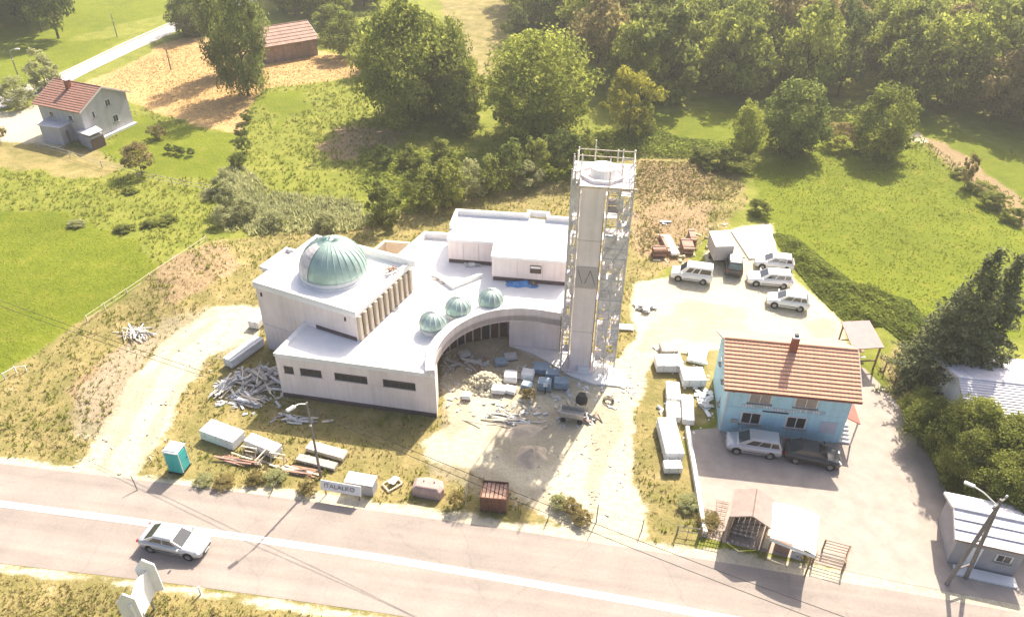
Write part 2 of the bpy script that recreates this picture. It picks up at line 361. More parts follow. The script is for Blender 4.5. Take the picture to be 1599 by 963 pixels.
# ------------------------------------------------------------------ shared materials
M = dict(
 concrete=mat('pale_render', (.83, .735, .71), .9, .09, .33, .2, 25, streak=.10),
 roofwhite=mat('white_roof_membrane', (.82, .81, .80), .8, .05, .8, .1, 20),
 coping=mat('white_coping', (.80, .79, .77), .75, .06, 1.5),
 fin=mat('beige_fin', (.52, .44, .34), .85, .08, 2),
 dark=mat('dark_opening', (.03, .028, .028), .6, .1, 2),
 wood_dark=mat('brown_boarding', (.13, .085, .07), .8, .2, 4),
 brownstrip=mat('brown_membrane', (.11, .08, .08), .8, .15, 2),
 dome=mat('grey_green_dome_sheet', (.38, .51, .45), .46, .14, .9, metal=.35, spec=.6),
 drum=mat('pale_drum_render', (.66, .66, .64), .85, .06, 1.5),
 greymem=mat('grey_bitumen', (.42, .42, .45), .85, .08, .7),
 steel=mat('galvanised_steel', (.50, .49, .47), .45, .12, 6, metal=.7),
 tube=mat('pale_scaffold_tube', (.62, .60, .57), .5, .15, 4, metal=.2),
 board=mat('scaffold_board', (.58, .50, .40), .85, .2, 3),
 net=mat('pale_scaffold_sheet', (.70, .65, .63), .85, .25, 1.6),
 blue=mat('blue_render', (.46, .72, .81), .9, .08, .7, .1, 30, streak=.10),
 white=mat('white_paint', (.78, .78, .78), .6, .05, 2),
 frame=mat('window_frame_white', (.72, .70, .68), .5, .05, 4),
 glass=mat('window_glass', (.05, .055, .06), .08, .2, 1, spec=.7),
 curtain=mat('curtained_pane', (.36, .30, .25), .2, .15, 5, spec=.6),
 tile=mat('orange_clay_tile', (.66, .36, .235), .85, .10, 2.5, .2, 20),
 tileold=mat('brown_red_tile', (.36, .19, .14), .85, .16, 2, .2, 20),
 red=mat('red_sheet', (.42, .10, .07), .6, .12, 3),
 brick=mat('brick_red', (.30, .11, .07), .9, .2, 6),
 fasciaw=mat('white_verge', (.72, .66, .60), .6, .08, 3),
 housewall=mat('grey_white_render', (.50, .49, .50), .9, .08, .7, streak=.12),
 greywall=mat('grey_block_wall', (.36, .35, .36), .9, .1, 1),
 metal_roof=mat('pale_corrugated', (.66, .63, .66), .6, .1, 1.2),
 pinkroof=mat('faded_pink_sheet', (.36, .235, .225), .7, .08, 1.5),
 brownroof=mat('taupe_shingle', (.34, .265, .23), .85, .10, 2, .2, 30),
 timber=mat('weathered_timber', (.30, .21, .13), .85, .2, 4),
 timberpale=mat('pale_sawn_timber', (.66, .57, .43), .8, .15, 4),
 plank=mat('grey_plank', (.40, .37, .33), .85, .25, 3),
 wrap=mat('white_wrap', (.78, .78, .76), .45, .06, 3, .25, 9, spec=.5),
 wrapgrey=mat('grey_wrap', (.55, .55, .53), .5, .12, 3, .25, 9),
 bluetarp=mat('blue_wrap', (.27, .36, .43), .45, .15, 2, .3, 7),
 bluesheet=mat('blue_tarpaulin', (.10, .27, .58), .5, .12, 2, .3, 7),
 teal=mat('teal_plastic', (.06, .44, .42), .45, .06, 2),
 rust=mat('rusty_steel', (.20, .10, .065), .85, .25, 4, .2, 20),
 rustpink=mat('rust_primer', (.38, .23, .17), .8, .2, 4),
 tyre=mat('tyre_rubber', (.03, .03, .03), .9, .1, 5),
 rim=mat('alloy_rim', (.45, .45, .46), .35, .1, 8, metal=.8),
 silver=mat('silver_car_paint', (.52, .53, .54), .28, .03, 2, metal=.35, spec=.6),
 carwhite=mat('white_car_paint', (.80, .79, .78), .28, .03, 2, spec=.6),
 cardark=mat('dark_car_paint', (.05, .052, .055), .25, .05, 2, spec=.6),
 carglass=mat('car_glass', (.035, .04, .045), .06, .1, 2, spec=.8),
 headlamp=mat('lamp_glass', (.70, .70, .70), .12, .05, 4, spec=.8),
 taillamp=mat('red_lamp', (.45, .02, .02), .2, .05, 4),
 plastic=mat('black_plastic', (.035, .035, .037), .6, .1, 4),
 bark=mat('bark', (.11, .085, .06), .95, .25, 5, .5, 12),
 pole=mat('weathered_pole', (.22, .20, .19), .85, .15, 3),
 lampw=mat('lamp_housing', (.72, .72, .70), .5, .05, 3),
 stone=mat('pale_stone', (.62, .56, .40), .9, .2, 3, .4, 10),
 sand=mat('sand', (.56, .46, .34), .95, .16, 1.2, .5, 10),
 slab=mat('white_concrete_slab', (.80, .79, .76), .85, .05, 1, .1, 20),
 cable=mat('cable_black', (.035, .035, .035), .7, .05, 2),
 ink=mat('sign_ink', (.26, .23, .25), .7, .1, 3),
 cream=mat('cream_wall', (.74, .62, .44), .85, .06, 1),
 banner=mat('banner_cloth', (.48, .435, .42), .8, .05, 2),
 inkb=mat('banner_line', (.20, .18, .18), .8, .05, 2),
)
# ------------------------------------------------------------------ mosque
ZR = 4.3
ms = thing('mosque', 'large pale unfinished mosque with flat white roofs and one big green dome', 'mosque', (-6, 57, 0))
def rot2(p, c, a): return (c[0]+(p[0]-c[0])*math.cos(a)-(p[1]-c[1])*math.sin(a), c[1]+(p[0]-c[0])*math.sin(a)+(p[1]-c[1])*math.cos(a))
def smooth_arc(pts, n):
    """Catmull-Rom through 2-D points"""
    p = [np.array(q, float) for q in pts]; p = [2*p[0]-p[1]]+p+[2*p[-1]-p[-2]]; o = []
    for i in range(1, len(p)-2):
        for k in range(n):
            t = k/n; a, b, c, d = p[i-1:i+3]
            o.append(tuple(.5*((2*b)+(-a+c)*t+(2*a-5*b+4*c-d)*t*t+(-a+3*b-3*c+d)*t**3)))
    o.append(tuple(p[-2])); return o
arc_in = smooth_arc([(-6.05, 47.05), (-6.25, 49.0), (-5.75, 51.2), (-4.6, 53.2), (-2.9, 54.75), (-.9, 55.6), (1.6, 55.75), (4.45, 55.1)], 8)
A_ = (-19.45, 49.35); B_ = (-6.05, 46.95)
FL, FR = (-22.45, 55.85), (-12.95, 51.55)
ang = yaw(FL, FR); ux, uy = math.cos(ang), math.sin(ang); px_, py_ = -uy, ux
DW = math.hypot(FR[0]-FL[0], FR[1]-FL[1]); DD = 8.9
BR = (FR[0]+px_*DD, FR[1]+py_*DD); BL = (FL[0]+px_*DD, FL[1]+py_*DD)
bodyL = [A_, B_]
rec = [(-6.2, 49.9), (-8.1, 50.6), (-7.5, 54.0), (-4.5, 57.3), (-.25, 58.5), (-.22, 56.75)]
tail = [(4.35, 55.95), (4.9, 56.6), (5.6, 66.5), (-6.2, 69.15), (-9.15, 69.5), (-11.4, 64.6)]
wl = (-17.9, 53.85)
low = bodyL+rec+tail+[(BR[0]-.3, BR[1]-.2), (FR[0]-.3, FR[1]+.2), wl]
MB().prism(low, -.2, 3.6).build('wall', M['concrete'], ms, True)
full = bodyL+arc_in[1:]+tail[1:]+[(BR[0]-.3, BR[1]-.2), (FR[0]-.3, FR[1]+.2), wl]
MB().prism(full, 3.603, ZR-.1).build('ceiling_slab', M['concrete'], ms, True)
def inset(pl, d):
    n = len(pl); a = sum(pl[i][0]*pl[(i+1) % n][1]-pl[(i+1) % n][0]*pl[i][1] for i in range(n)); sg = 1 if a > 0 else -1; o = []
    for i in range(n):
        p0, p1, p2 = map(Vector, (pl[i-1], pl[i], pl[(i+1) % n])); d1 = (p1-p0).normalized(); d2 = (p2-p1).normalized()
        n1 = Vector((-d1.y, d1.x))*sg; n2 = Vector((-d2.y, d2.x))*sg; m = (n1+n2).normalized(); o.append(tuple(p1+m*(d/max(.35, m.dot(n1)))))
    return o
MB().prism(inset(full, .02), ZR-.097, ZR).build('roof', M['roofwhite'], ms, True)
# wing: plinth gap, windows, parapets
ud = yaw(A_, B_)
def on_front(t, z, out=0.0):
    x = A_[0]+(B_[0]-A_[0])*t; y = A_[1]+(B_[1]-A_[1])*t; return (x+math.sin(ud)*out, y-math.cos(ud)*out, z)
Lf = math.hypot(B_[0]-A_[0], B_[1]-A_[1])
MB().box(on_front(.5, .22, .012), (Lf*.99, .03, .44), ud).build('plinth', M['brownstrip'], ms, True)
for t0, t1 in ((.045, .105), (.15, .285), (.37, .575), (.675, .875)):
    c = on_front((t0+t1)/2, 3.05, .01); w = (t1-t0)*Lf
    win = MB().box(c, (w, .05, .72), ud).build('window', M['wood_dark'], ms, True)
    for dz in (-.33, .33): MB().box((c[0]+math.sin(ud)*.03, c[1]-math.cos(ud)*.03, c[2]+dz), (w, .03, .05), ud).build('frame_bar', M['brownstrip'], win, True)
    for k in range(max(1, int(w/.55))):
        t = t0+(t1-t0)*(k+.5)/max(1, int(w/.55)); q = on_front(t, 3.05+random.uniform(-.05, .05), .045)
        MB().box(q, (w/max(1, int(w/.55))*.92, .025, .5), ud).build('pane', M['glass'], win, True)
    MB().box((c[0]+math.sin(ud)*.05, c[1]-math.cos(ud)*.05, c[2]-.40), (w+.12, .12, .05), ud).build('sill', M['concrete'], win, True)
MB().wall([(B_[0]-.05, B_[1]+.16), (A_[0]+.13, A_[1]+.16), (wl[0]+.1, wl[1]+.1)], .34, ZR+.003, ZR+.33).build('parapet', M['coping'], ms, True)
MB().wall([(BR[0]-.4, BR[1]+.2), (-11.25, 64.55), (-9.05, 69.3), (-6.1, 69.0)], .34, ZR+.003, ZR+.62).build('parapet', M['coping'], ms, True)
# walled recess behind the dome block
q = [P(583, 391, 5)[:2], P(601, 376, 5)[:2], P(640, 379, 5)[:2]]
MB().wall([tuple(map(float, p)) for p in q], .3, 0, 5.0).build('light_well_wall', M['cream'], ms, True)
# arc fascia, its coping stones, wall to the right
band = [(p[0]-.0, p[1]) for p in arc_in]
nrm = []
for i in range(len(band)):
    d = np.array(band[min(i+1, len(band)-1)])-np.array(band[max(i-1, 0)]); d = d/np.linalg.norm(d); nrm.append((-d[1], d[0]))
outer = [(band[i][0]+nrm[i][0]*.62, band[i][1]+nrm[i][1]*.62) for i in range(len(band))]
MB().prism(band+outer[::-1], 3.55, ZR+.62).build('arc_fascia', M['concrete'], ms, True)
dense = smooth_arc(band, 3); cum = [0]
for a, b in zip(dense[:-1], dense[1:]): cum.append(cum[-1]+math.dist(a, b))
ns = int(cum[-1]/.36)
def along(s):
    i = max(0, min(len(dense)-2, int(np.searchsorted(cum, s))-1)); t = (s-cum[i])/max(1e-6, cum[i+1]-cum[i]); a, b = dense[i], dense[i+1]
    d = np.array((b[0]-a[0], b[1]-a[1])); d = d/np.linalg.norm(d); return (a[0]+(b[0]-a[0])*t, a[1]+(b[1]-a[1])*t), d
for k in range(ns):
    s0 = cum[-1]*k/ns+.012; s1 = cum[-1]*(k+1)/ns-.012; (p0, d0), (p1, d1) = along(s0), along(s1)
    n0 = (-d0[1], d0[0]); n1 = (-d1[1], d1[0]); w = .72
    qd = [(p0[0]-n0[0]*.05, p0[1]-n0[1]*.05), (p1[0]-n1[0]*.05, p1[1]-n1[1]*.05), (p1[0]+n1[0]*w, p1[1]+n1[1]*w), (p0[0]+n0[0]*w, p0[1]+n0[1]*w)]
    MB().prism(qd, ZR+.622, ZR+.70+random.uniform(-.006, .006)).build('coping_stone', M['coping'], ms, True)
MB().box((-6.95, 48.9, ZR+.5), (.08, .5, 1.0), R(8)).build('roof_outlet', M['brownstrip'], ms, True)
# glazed wall inside the portico
gl = [(-7.95, 51.2), (-7.4, 53.85), (-4.4, 57.15), (-.4, 58.3)]
gp = smooth_arc(gl, 5)
for i, (a, b) in enumerate(zip(gp[:-1], gp[1:])):
    m_ = ((a[0]+b[0])/2, (a[1]+b[1])/2); yy = yaw(a, b); off = (math.sin(yy)*.08, -math.cos(yy)*.08)
    pn = MB().box((m_[0]+off[0], m_[1]+off[1], 1.6), (math.dist(a, b)*.86, .05, 3.1), yy).build('glazed_panel', M['wood_dark' if i % 3 else 'glass'], ms, True)
    MB().box((a[0]+off[0]*1.5, a[1]+off[1]*1.5, 1.65), (.12, .12, 3.25), yy).build('mullion', M['fin'], ms, True)
# openings in the plain wall
for t in (.0,):
    MB().box((4.42, 55.78, 1.6), (.10, .14, 3.2), R(-12)).build('joint_strip', M['dark'], ms, True)
# dome block
DZ = 7.15
dc = ((FL[0]+FR[0]+BL[0]+BR[0])/4, (FL[1]+FR[1]+BL[1]+BR[1])/4)
blk = [FL, FR, BR, BL]
MB().prism(blk, -.2, DZ-.35).build('dome_hall_wall', M['concrete'], ms, True)
MB().prism(inset(blk, -.12), DZ-.347, DZ).build('dome_hall_roof', M['roofwhite'], ms, True)
MB().wall(inset(blk, .06), .32, DZ+.003, DZ+.26, True).build('dome_hall_parapet', M['coping'], ms, True)
MB().box((BL[0]*.5+BR[0]*.5+ux*1, BL[1]*.5+BR[1]*.5+uy*1-.5, DZ+.35), (DW*.9, .3, .7), ang).build('rear_upstand', M['coping'], ms, True)
# niche bay on the left wall
nb = [(FL[0]+px_*2.1, FL[1]+py_*2.1), (FL[0]+px_*2.1-ux*.9, FL[1]+py_*2.1-uy*.9), (FL[0]+px_*5.6-ux*.9, FL[1]+py_*5.6-uy*.9), (FL[0]+px_*5.6, FL[1]+py_*5.6)]
MB().prism(nb, -.2, DZ+.05).build('niche_bay', M['concrete'], ms, True)
MB().wall(nb, .25, DZ+.053, DZ+.4).build('niche_parapet', M['coping'], ms, True)
# brown flashing where the hall meets the lower roof
p0 = (FL[0]+ux*DW*.58, FL[1]+uy*DW*.58)
MB().box(((p0[0]+FR[0])/2+py_*0-ux*0+math.sin(ang)*.03, (p0[1]+FR[1])/2-math.cos(ang)*.03, ZR+.2), (DW*.4, .05, .36), ang).build('flashing', M['brownstrip'], ms, True)
MB().box((FL[0]+ux*DW*.5+math.sin(ang)*.04, FL[1]+uy*DW*.5-math.cos(ang)*.04, 2.9), (DW*.98, .05, .05), ang).build('string_course', M['concrete'], ms, True)
for t, z in ((.055, 6.2), (.9, 6.3)):
    MB().box((FL[0]+ux*DW*t+math.sin(ang)*.06, FL[1]+uy*DW*t-math.cos(ang)*.06, z), (.10, .12, .35), ang).build('wall_bracket', M['plastic'], ms, True)
# fins along the right side
for k in range(11):
    t = (k+.35)/11.0; c = (FR[0]+px_*DD*t+ux*.17, FR[1]+py_*DD*t+uy*.17)
    f = MB().box((c[0], c[1], (ZR+DZ-.35)/2+.03), (.30, .38, DZ-.35-ZR-.07), ang); f.build('fin', M['fin'], ms, True, bevel=.04)
MB().box((FR[0]+px_*DD*.5+ux*.03, FR[1]+py_*DD*.5+uy*.03, ZR+1.25), (.05, DD*.97, 2.1), ang).build('fin_recess', M['wood_dark'], ms, True)
# large dome on its drum
DR = 2.95
MB().lathe((dc[0], dc[1], DZ), [(DR+.16, .01), (DR+.16, .18), (DR+.02, .24), (DR, .55)], 56).build('dome_drum', M['drum'], ms, True, smooth=False)
def dome_prof(r, n=14, sq=1.0): return [(r*math.cos(a), r*sq*math.sin(a)) for a in [math.pi/2*i/n for i in range(n)]]+[(.03, r*sq)]
dm = MB().lathe((dc[0], dc[1], DZ+.53), dome_prof(DR, 16, .97), 56).build('dome', M['dome'], ms, True, smooth=True)
def ribs(parent, c, r, n, w, sq, m):
    for k in range(n):
        a = 2*math.pi*(k+.3)/n; pts = []
        for i in range(13):
            e = math.pi/2*i/12*.98; rr = (r+.015)*math.cos(e); pts.append((c[0]+rr*math.cos(a), c[1]+rr*math.sin(a), c[2]+(r+.015)*sq*math.sin(e)))
        MB().path(pts, w, 4).build('rib', m, parent, True)
ribs(dm, (dc[0], dc[1], DZ+.53), DR, 28, .035, .97, M['dome'])
MB().lathe((dc[0], dc[1], DZ+.53+DR*.97-.05), [(.35, 0), (.3, .1), (.08, .16), (.06, .3), (.02, .42)], 12).build('finial_base', M['dome'], dm, True)
# unwrapped sheet hanging on the left of the dome
sh = []
for i in range(9):
    e = R(4+i*8); rr = (DR+.05)*math.cos(e); row = []
    for j in range(8):
        a = R(192+j*6); row.append((dc[0]+rr*math.cos(a), dc[1]+rr*math.sin(a), DZ+.53+(DR+.05)*.97*math.sin(e)))
    sh.append(row)
b = MB()
for i in range(8):
    for j in range(7): b.add([sh[i][j], sh[i][j+1], sh[i+1][j+1], sh[i+1][j]], [(0, 1, 2, 3)])
b.build('protective_film', M['net'], dm, True)
# small domes over the portico
for i, (x, y) in enumerate(((676, 511), (715.5, 488), (766.5, 475))):
    c = P(x, y-2, ZR+.45); r = 1.17
    d = MB().lathe((c[0], c[1], ZR+.003), [(1.0, 0), (1.0, .5), (r, .55)], 28).build('small_dome_drum', M['drum'], ms, True)
    sm = MB().lathe((c[0], c[1], ZR+.5), [(r*.92, 0), (r, .22)]+[(r*math.cos(t), .22+r*.98*math.sin(t)) for t in [math.pi/2*k/9 for k in range(1, 9)]]+[(.05, .22+r*.98)], 28).build('small_dome', M['dome'], ms, True, smooth=True)
    ribs(sm, (c[0], c[1], ZR+.72), r, 14, .03, .98, M['drum'])
    MB().lathe((c[0], c[1], ZR+.7+r*.98), [(.14, 0), (.1, .08), (.02, .18)], 8).build('finial_base', M['dome'], sm, True)
# rear storey
BZ = 7.0
bb = [(-6.3, 64.45), (-1.75, 63.9), (-1.95, 61.4), (5.2, 60.5), (5.85, 68.0), (3.6, 68.4), (1.7, 68.85), (-5.85, 69.6)]
MB().prism(bb, ZR-.3, BZ-.25).build('upper_wall', M['concrete'], ms, True)
MB().prism(inset(bb, -.07), BZ-.247, BZ).build('upper_roof', M['roofwhite'], ms, True)
MB().wall([(-6.1, 66.2), (-5.7, 69.35), (1.5, 68.6), (1.55, 69.3), (3.55, 69.0), (3.5, 68.2), (5.75, 67.9)], .3, BZ+.003, BZ+.55).build('upper_parapet', M['coping'], ms, True)
for a, b in (((-6.3, 64.45), (-1.8, 63.9)), ((-1.95, 61.4), (5.2, 60.5))):
    y_ = yaw(a, b); L = math.dist(a, b); m_ = ((a[0]+b[0])/2+math.sin(y_)*.015, (a[1]+b[1])/2-math.cos(y_)*.015)
    MB().box((m_[0], m_[1], ZR+.22), (L*.97, .03, .4), y_).build('flashing', M['brownstrip'], ms, True)
    for k in (1, 2):
        MB().box((a[0]+(b[0]-a[0])*k/3+math.sin(y_)*.01, a[1]+(b[1]-a[1])*k/3-math.cos(y_)*.01, ZR+1.35), (.03, .03, 1.8), y_).build('render_joint', M['fin'], ms, True)
y_ = yaw(bb[2], bb[3]); wx, wy = bb[2][0]+(bb[3][0]-bb[2][0])*.575, bb[2][1]+(bb[3][1]-bb[2][1])*.575
w = MB().box((wx+math.sin(y_)*.02, wy-math.cos(y_)*.02, ZR+1.55), (1.05, .06, .85), y_).build('window', M['wood_dark'], ms, True)
MB().box((wx+math.sin(y_)*.05, wy-math.cos(y_)*.05, ZR+1.78), (.95, .05, .22), y_).build('shutter', M['coping'], w, True)
for dz in (-.28, -.05): MB().box((wx+math.sin(y_)*.05, wy-math.cos(y_)*.05, ZR+1.5+dz), (1.0, .04, .05), y_).build('frame', M['brownstrip'], w, True)
# raised roof edge between the two roof levels: the shadowed step
stp = [tuple(map(float, P(*p, ZR)[:2])) for p in ((676, 428), (707, 450), (752, 432))]
MB().wall(stp, .35, ZR+.003, ZR+.4).build('roof_upstand', M['coping'], ms, True)

# things lying on the roof
tp = P(815, 444, ZR); t = thing('tarpaulin', 'bright blue tarpaulin crumpled on the shaded roof under the rear storey', 'tarpaulin', (tp[0], tp[1], ZR+.01))
b = MB(); n = 14; hh = np.array([[.28*max(0, 1-((i/(n-1)-.5)*2)**2)*max(0, 1-((j/6-.5)*2)**2)*(.6+.8*random.random()) for j in range(7)] for i in range(n)])
for i in range(n-1):
    for j in range(6):
        f = lambda a, c_: (-1.5+3*a/(n-1)+.12*math.sin(c_*2), -.55+1.1*c_/6+.1*math.sin(a), hh[a, c_]+.02)
        b.add([f(i, j), f(i+1, j), f(i+1, j+1), f(i, j+1)], [(0, 1, 2, 3)])
b.build('tarpaulin_sheet', M['bluesheet'], t, smooth=True)
def scatter_boards(name, label, cat, c, spread, n, ln, wd, mats, z=0.0, hmax=.5, part='plank', seed=1, ang0=None, dang=.5):
    """a heap of boards, each board a part"""
    r = random.Random(seed); t = thing(name, label, cat, (c[0], c[1], z))
    for k in range(n):
        L = r.uniform(*ln); w_ = r.uniform(*wd); a = r.uniform(0, math.pi) if ang0 is None else ang0+r.gauss(0, dang)
        u = r.gauss(0, .45); v = r.gauss(0, .45); hh_ = hmax*max(0.08, 1-math.hypot(u, v)*.8)*r.random()+.05
        MB().box((u*spread[0], v*spread[1], hh_), (L, w_, r.choice((.03, .05, .08))), a, ry=r.gauss(0, .08)).build(part, M[r.choice(mats)], t)
    return t
c = P(612, 427, DZ+.05); scatter_boards('timber_offcuts', 'small heap of reddish timber offcuts on the domed hall roof edge', 'timber', c, (.6, .35), 14, (.5, 1.4), (.06, .14), ['timber', 'rustpink', 'plank'], DZ+.27, .4, seed=4)
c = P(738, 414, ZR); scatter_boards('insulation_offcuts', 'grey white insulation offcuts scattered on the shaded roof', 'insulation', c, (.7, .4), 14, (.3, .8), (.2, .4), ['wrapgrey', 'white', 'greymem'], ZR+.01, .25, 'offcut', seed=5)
c = P(833, 443, ZR); scatter_boards('roof_props', 'few brown timber props beside the rear storey wall', 'timber', c, (.5, .25), 7, (.5, 1.3), (.08, .14), ['timber', 'plank'], ZR+.01, .3, 'prop', seed=6)
for i, (x, y, L, a) in enumerate(((690, 437, 1.6, -50), (697, 443, 1.1, -40))):
    c = P(x, y, ZR); tag(MB().box((0, 0, .06), (L, .25, .1)).build('roof_board', M['board'], None), ('long' if i == 0 else 'short')+' pale board lying on white roof by the step', 'board').location = (c[0], c[1], ZR+.01)
c = P(437, 432, DZ); t = thing('roof_ladder', 'thin grey ladder lying flat on the domed hall roof', 'ladder', (c[0], c[1], DZ+.05), ang+.9)
for s in (-.2, .2): MB().box((0, s, .04), (2.6, .06, .06)).build('rail', M['steel'], t)
for k in range(8): MB().box((-1.1+k*.31, 0, .04), (.04, .4, .04)).build('rung', M['steel'], t)

# ------------------------------------------------------------------ minaret
TC = (7.1, 54.9); TA = R(-7)
mn = thing('minaret', 'tall square grey minaret shaft rising beside the mosque', 'minaret', (TC[0], TC[1], 0))
ca, sa = math.cos(TA), math.sin(TA)
def dl(u, v): return (TC[0]+u*ca-v*sa, TC[1]+u*sa+v*ca)
def rect(u0, u1, v0, v1): return [dl(u0, v0), dl(u1, v0), dl(u1, v1), dl(u0, v1)]
SU0, SU1, SV0, SV1 = -1.72, .16, -2.0, .3
TZ = 17.9
MB().prism(rect(SU0, SU1, SV0, SV1), -.2, TZ).build('shaft', M['concrete'], mn, True)
MB().prism(rect(SU0-.25, SU1+.25, SV0-.3, SV1+.3), -.2, .35).build('base_plinth', M['concrete'], mn, True)
RC = dl(-.2, .1)
def octa(r, c=RC): return [(c[0]+r*math.cos(TA+math.pi/8+math.pi/4*k), c[1]+r*math.sin(TA+math.pi/8+math.pi/4*k)) for k in range(8)]
MB().prism(rect(SU0-.05, SU1+1.2, SV0-.05, SV1+1.2), TZ+.003, TZ+.36).build('head', M['concrete'], mn, True)
MB().wall(octa(1.72), .2, TZ+.363, TZ+.62, True).build('parapet_ring', M['coping'], mn, True)
MB().lathe((RC[0], RC[1], TZ+.363), [(1.0, 0), (1.0, .75), (.9, .79)], 24).build('core_drum', M['coping'], mn, True)
for k, z in enumerate((4.5, 9.0, 13.5)):
    MB().wall(inset(rect(SU0, SU1, SV0, SV1), -.006), .02, z, z+.04, True).build('pour_joint', M['fin'], mn, True)
MB().box((*dl(SU1-.02, SV0-.03), 8.0), (.06, .05, 16.0), TA).build('conductor_strip', M['inkb'], mn, True)
# banner on the front facet
fa = TA-math.pi/2; fn = (math.cos(fa), math.sin(fa)); fd = (-fn[1], fn[0])
fc = dl((SU0+SU1)/2-.02, SV0-.03); bz1 = zat(fc, 417); bz0 = zat(fc, 449)
bn = thing('banner', 'pale square banner with dark zigzag strokes hung on the minaret front', 'banner', (fc[0], fc[1], bz0))
MB().box((0, 0, (bz1-bz0)/2), (1.7, .03, bz1-bz0), fa+math.pi/2).build('cloth', M['banner'], bn)
def bstroke(u0, v0, u1, v1):
    h = bz1-bz0; o = .03; p = lambda u, v: (fd[0]*(u-.5)*1.7+fn[0]*o, fd[1]*(u-.5)*1.7+fn[1]*o, v*h)
    MB().tube(p(u0, v0), p(u1, v1), .025, n=4).build('painted_stroke', M['inkb'], bn)
for s in ((.06, .86, .3, .2), (.42, .2, .66, .84), (.66, .84, .92, .18)): bstroke(*s)
# scaffolding round the sides and back
sc = thing('scaffolding', 'steel tube scaffolding with boards and torn sheeting round the minaret', 'scaffolding', (TC[0], TC[1], 0))
US = [-2.5, -1.88, .36, 1.3, 2.25]; VSs = [-2.05, -.7, .75, 2.15]
def inside(u, v): return SU0-.1 < u < SU1+.1 and SV0-.2 < v < SV1+.1
def front_gap(u0, u1, v): return u0 < SU1 and u1 > SU0 and v < SV1      # nothing stands before the shaft
lev = [2.0*k for k in range(1, 10)]
for u in US:
    for v in VSs:
        p = dl(u, v); MB().tube((p[0], p[1], 0), (p[0], p[1], random.choice((18.3, 18.8, 19.6))), .05, n=5).build('standard', M['tube'], sc, True)
for z in lev[:-1]+[17.8]:
    for v in VSs:
        for u0, u1 in zip(US[:-1], US[1:]):
            if front_gap(u0, u1, v) and u0 < -1 and u1 > 0: continue
            p, q_ = dl(u0, v), dl(u1, v); MB().tube((p[0], p[1], z), (q_[0], q_[1], z), .042, n=4).build('ledger', M['tube'], sc, True)
            if v == VSs[0] or random.random() < .25: MB().tube((p[0], p[1], z+.95), (q_[0], q_[1], z+.95), .036, n=4).build('guard_rail', M['tube'], sc, True)
    for u in US:
        for v0, v1 in zip(VSs[:-1], VSs[1:]):
            p, q_ = dl(u, v0), dl(u, v1); MB().tube((p[0], p[1], z-.06), (q_[0], q_[1], z-.06), .03, n=4).build('transom', M['steel'], sc, True)
    for u0, u1 in zip(US[:-1], US[1:]):
        for v0, v1 in zip(VSs[:-1], VSs[1:]):
            if u0 < -1 and u1 > 0 and v0 < SV1: continue
            if random.random() < .72:
                m_ = 'net' if random.random() < .85 else 'plank'; f0_ = random.uniform(.05, .3)
                MB().prism(rect(u0+.05, u1-.05, v0+(v1-v0)*f0_, v1-.1), z+.035, z+.08).build('deck_board', M[m_], sc, True)
for u0, u1 in ((-2.5, -1.88), (.36, 1.3), (1.3, 2.25)):
    for k in range(0, 9, 1):
        if random.random() < .45: continue
        p, q_ = dl(u0, -2.1), dl(u1, -2.1); z = 2.0*k; MB().tube((p[0], p[1], z), (q_[0], q_[1], z+2), .025, n=4).build('brace', M['steel'], sc, True)
for v0, v1 in zip(VSs[:-1], VSs[1:]):
    for k in range(0, 9, 2): p, q_ = dl(2.3, v0), dl(2.3, v1); MB().tube((p[0], p[1], 2.0*k), (q_[0], q_[1], 2.0*k+2), .025, n=4).build('brace', M['steel'], sc, True)
# torn pale debris netting
def netting(p, q_, z0, z1, out, holes):
    b = MB(); nn = 14; rows = max(4, int((z1-z0)/.22)); hs = random.random()*90
    g = [[(p[0]+(q_[0]-p[0])*j/nn-out[0]*(.03+.07*random.random()), p[1]+(q_[1]-p[1])*j/nn-out[1]*(.03+.07*random.random()), z0+(z1-z0)*i/rows+(.3*(random.random()-.5) if i in (0, rows) else 0)) for j in range(nn+1)] for i in range(rows+1)]
    for i in range(rows):
        for j in range(nn):
            if float(fbm(np.array([j*.9+hs]), np.array([i*.55]), 2.6)[0]) < .30+holes*.75: continue
            b.add([g[i][j], g[i][j+1], g[i+1][j+1], g[i+1][j]], [(0, 1, 2, 3)])
    kind(b.build('debris_netting', M['net'], sc, True), 'stuff')
fo = (sa, -ca); ro_ = (ca, sa)
for (u0, u1, z0, z1, hl) in ((.45, 2.25, 1.6, 6.4, .12), (.4, 2.25, 6.5, 11.0, .10), (.42, 2.3, 11.1, 14.2, .16), (1.1, 2.2, 14.6, 17.4, .25), (-2.5, -1.9, 4.6, 9.2, .15), (-2.5, -1.9, 9.4, 17.0, .22)):
    netting(dl(u0, -2.1), dl(u1, -2.1), z0, z1, fo, hl)
for (v0, v1, z0, z1, hl) in ((-2.0, .7, 1.5, 8.0, .3), (-.7, 2.1, 8.2, 13.0, .35), (-2.0, 0, 12.5, 17.0, .35)): netting(dl(2.3, v0), dl(2.3, v1), z0, z1, ro_, hl)
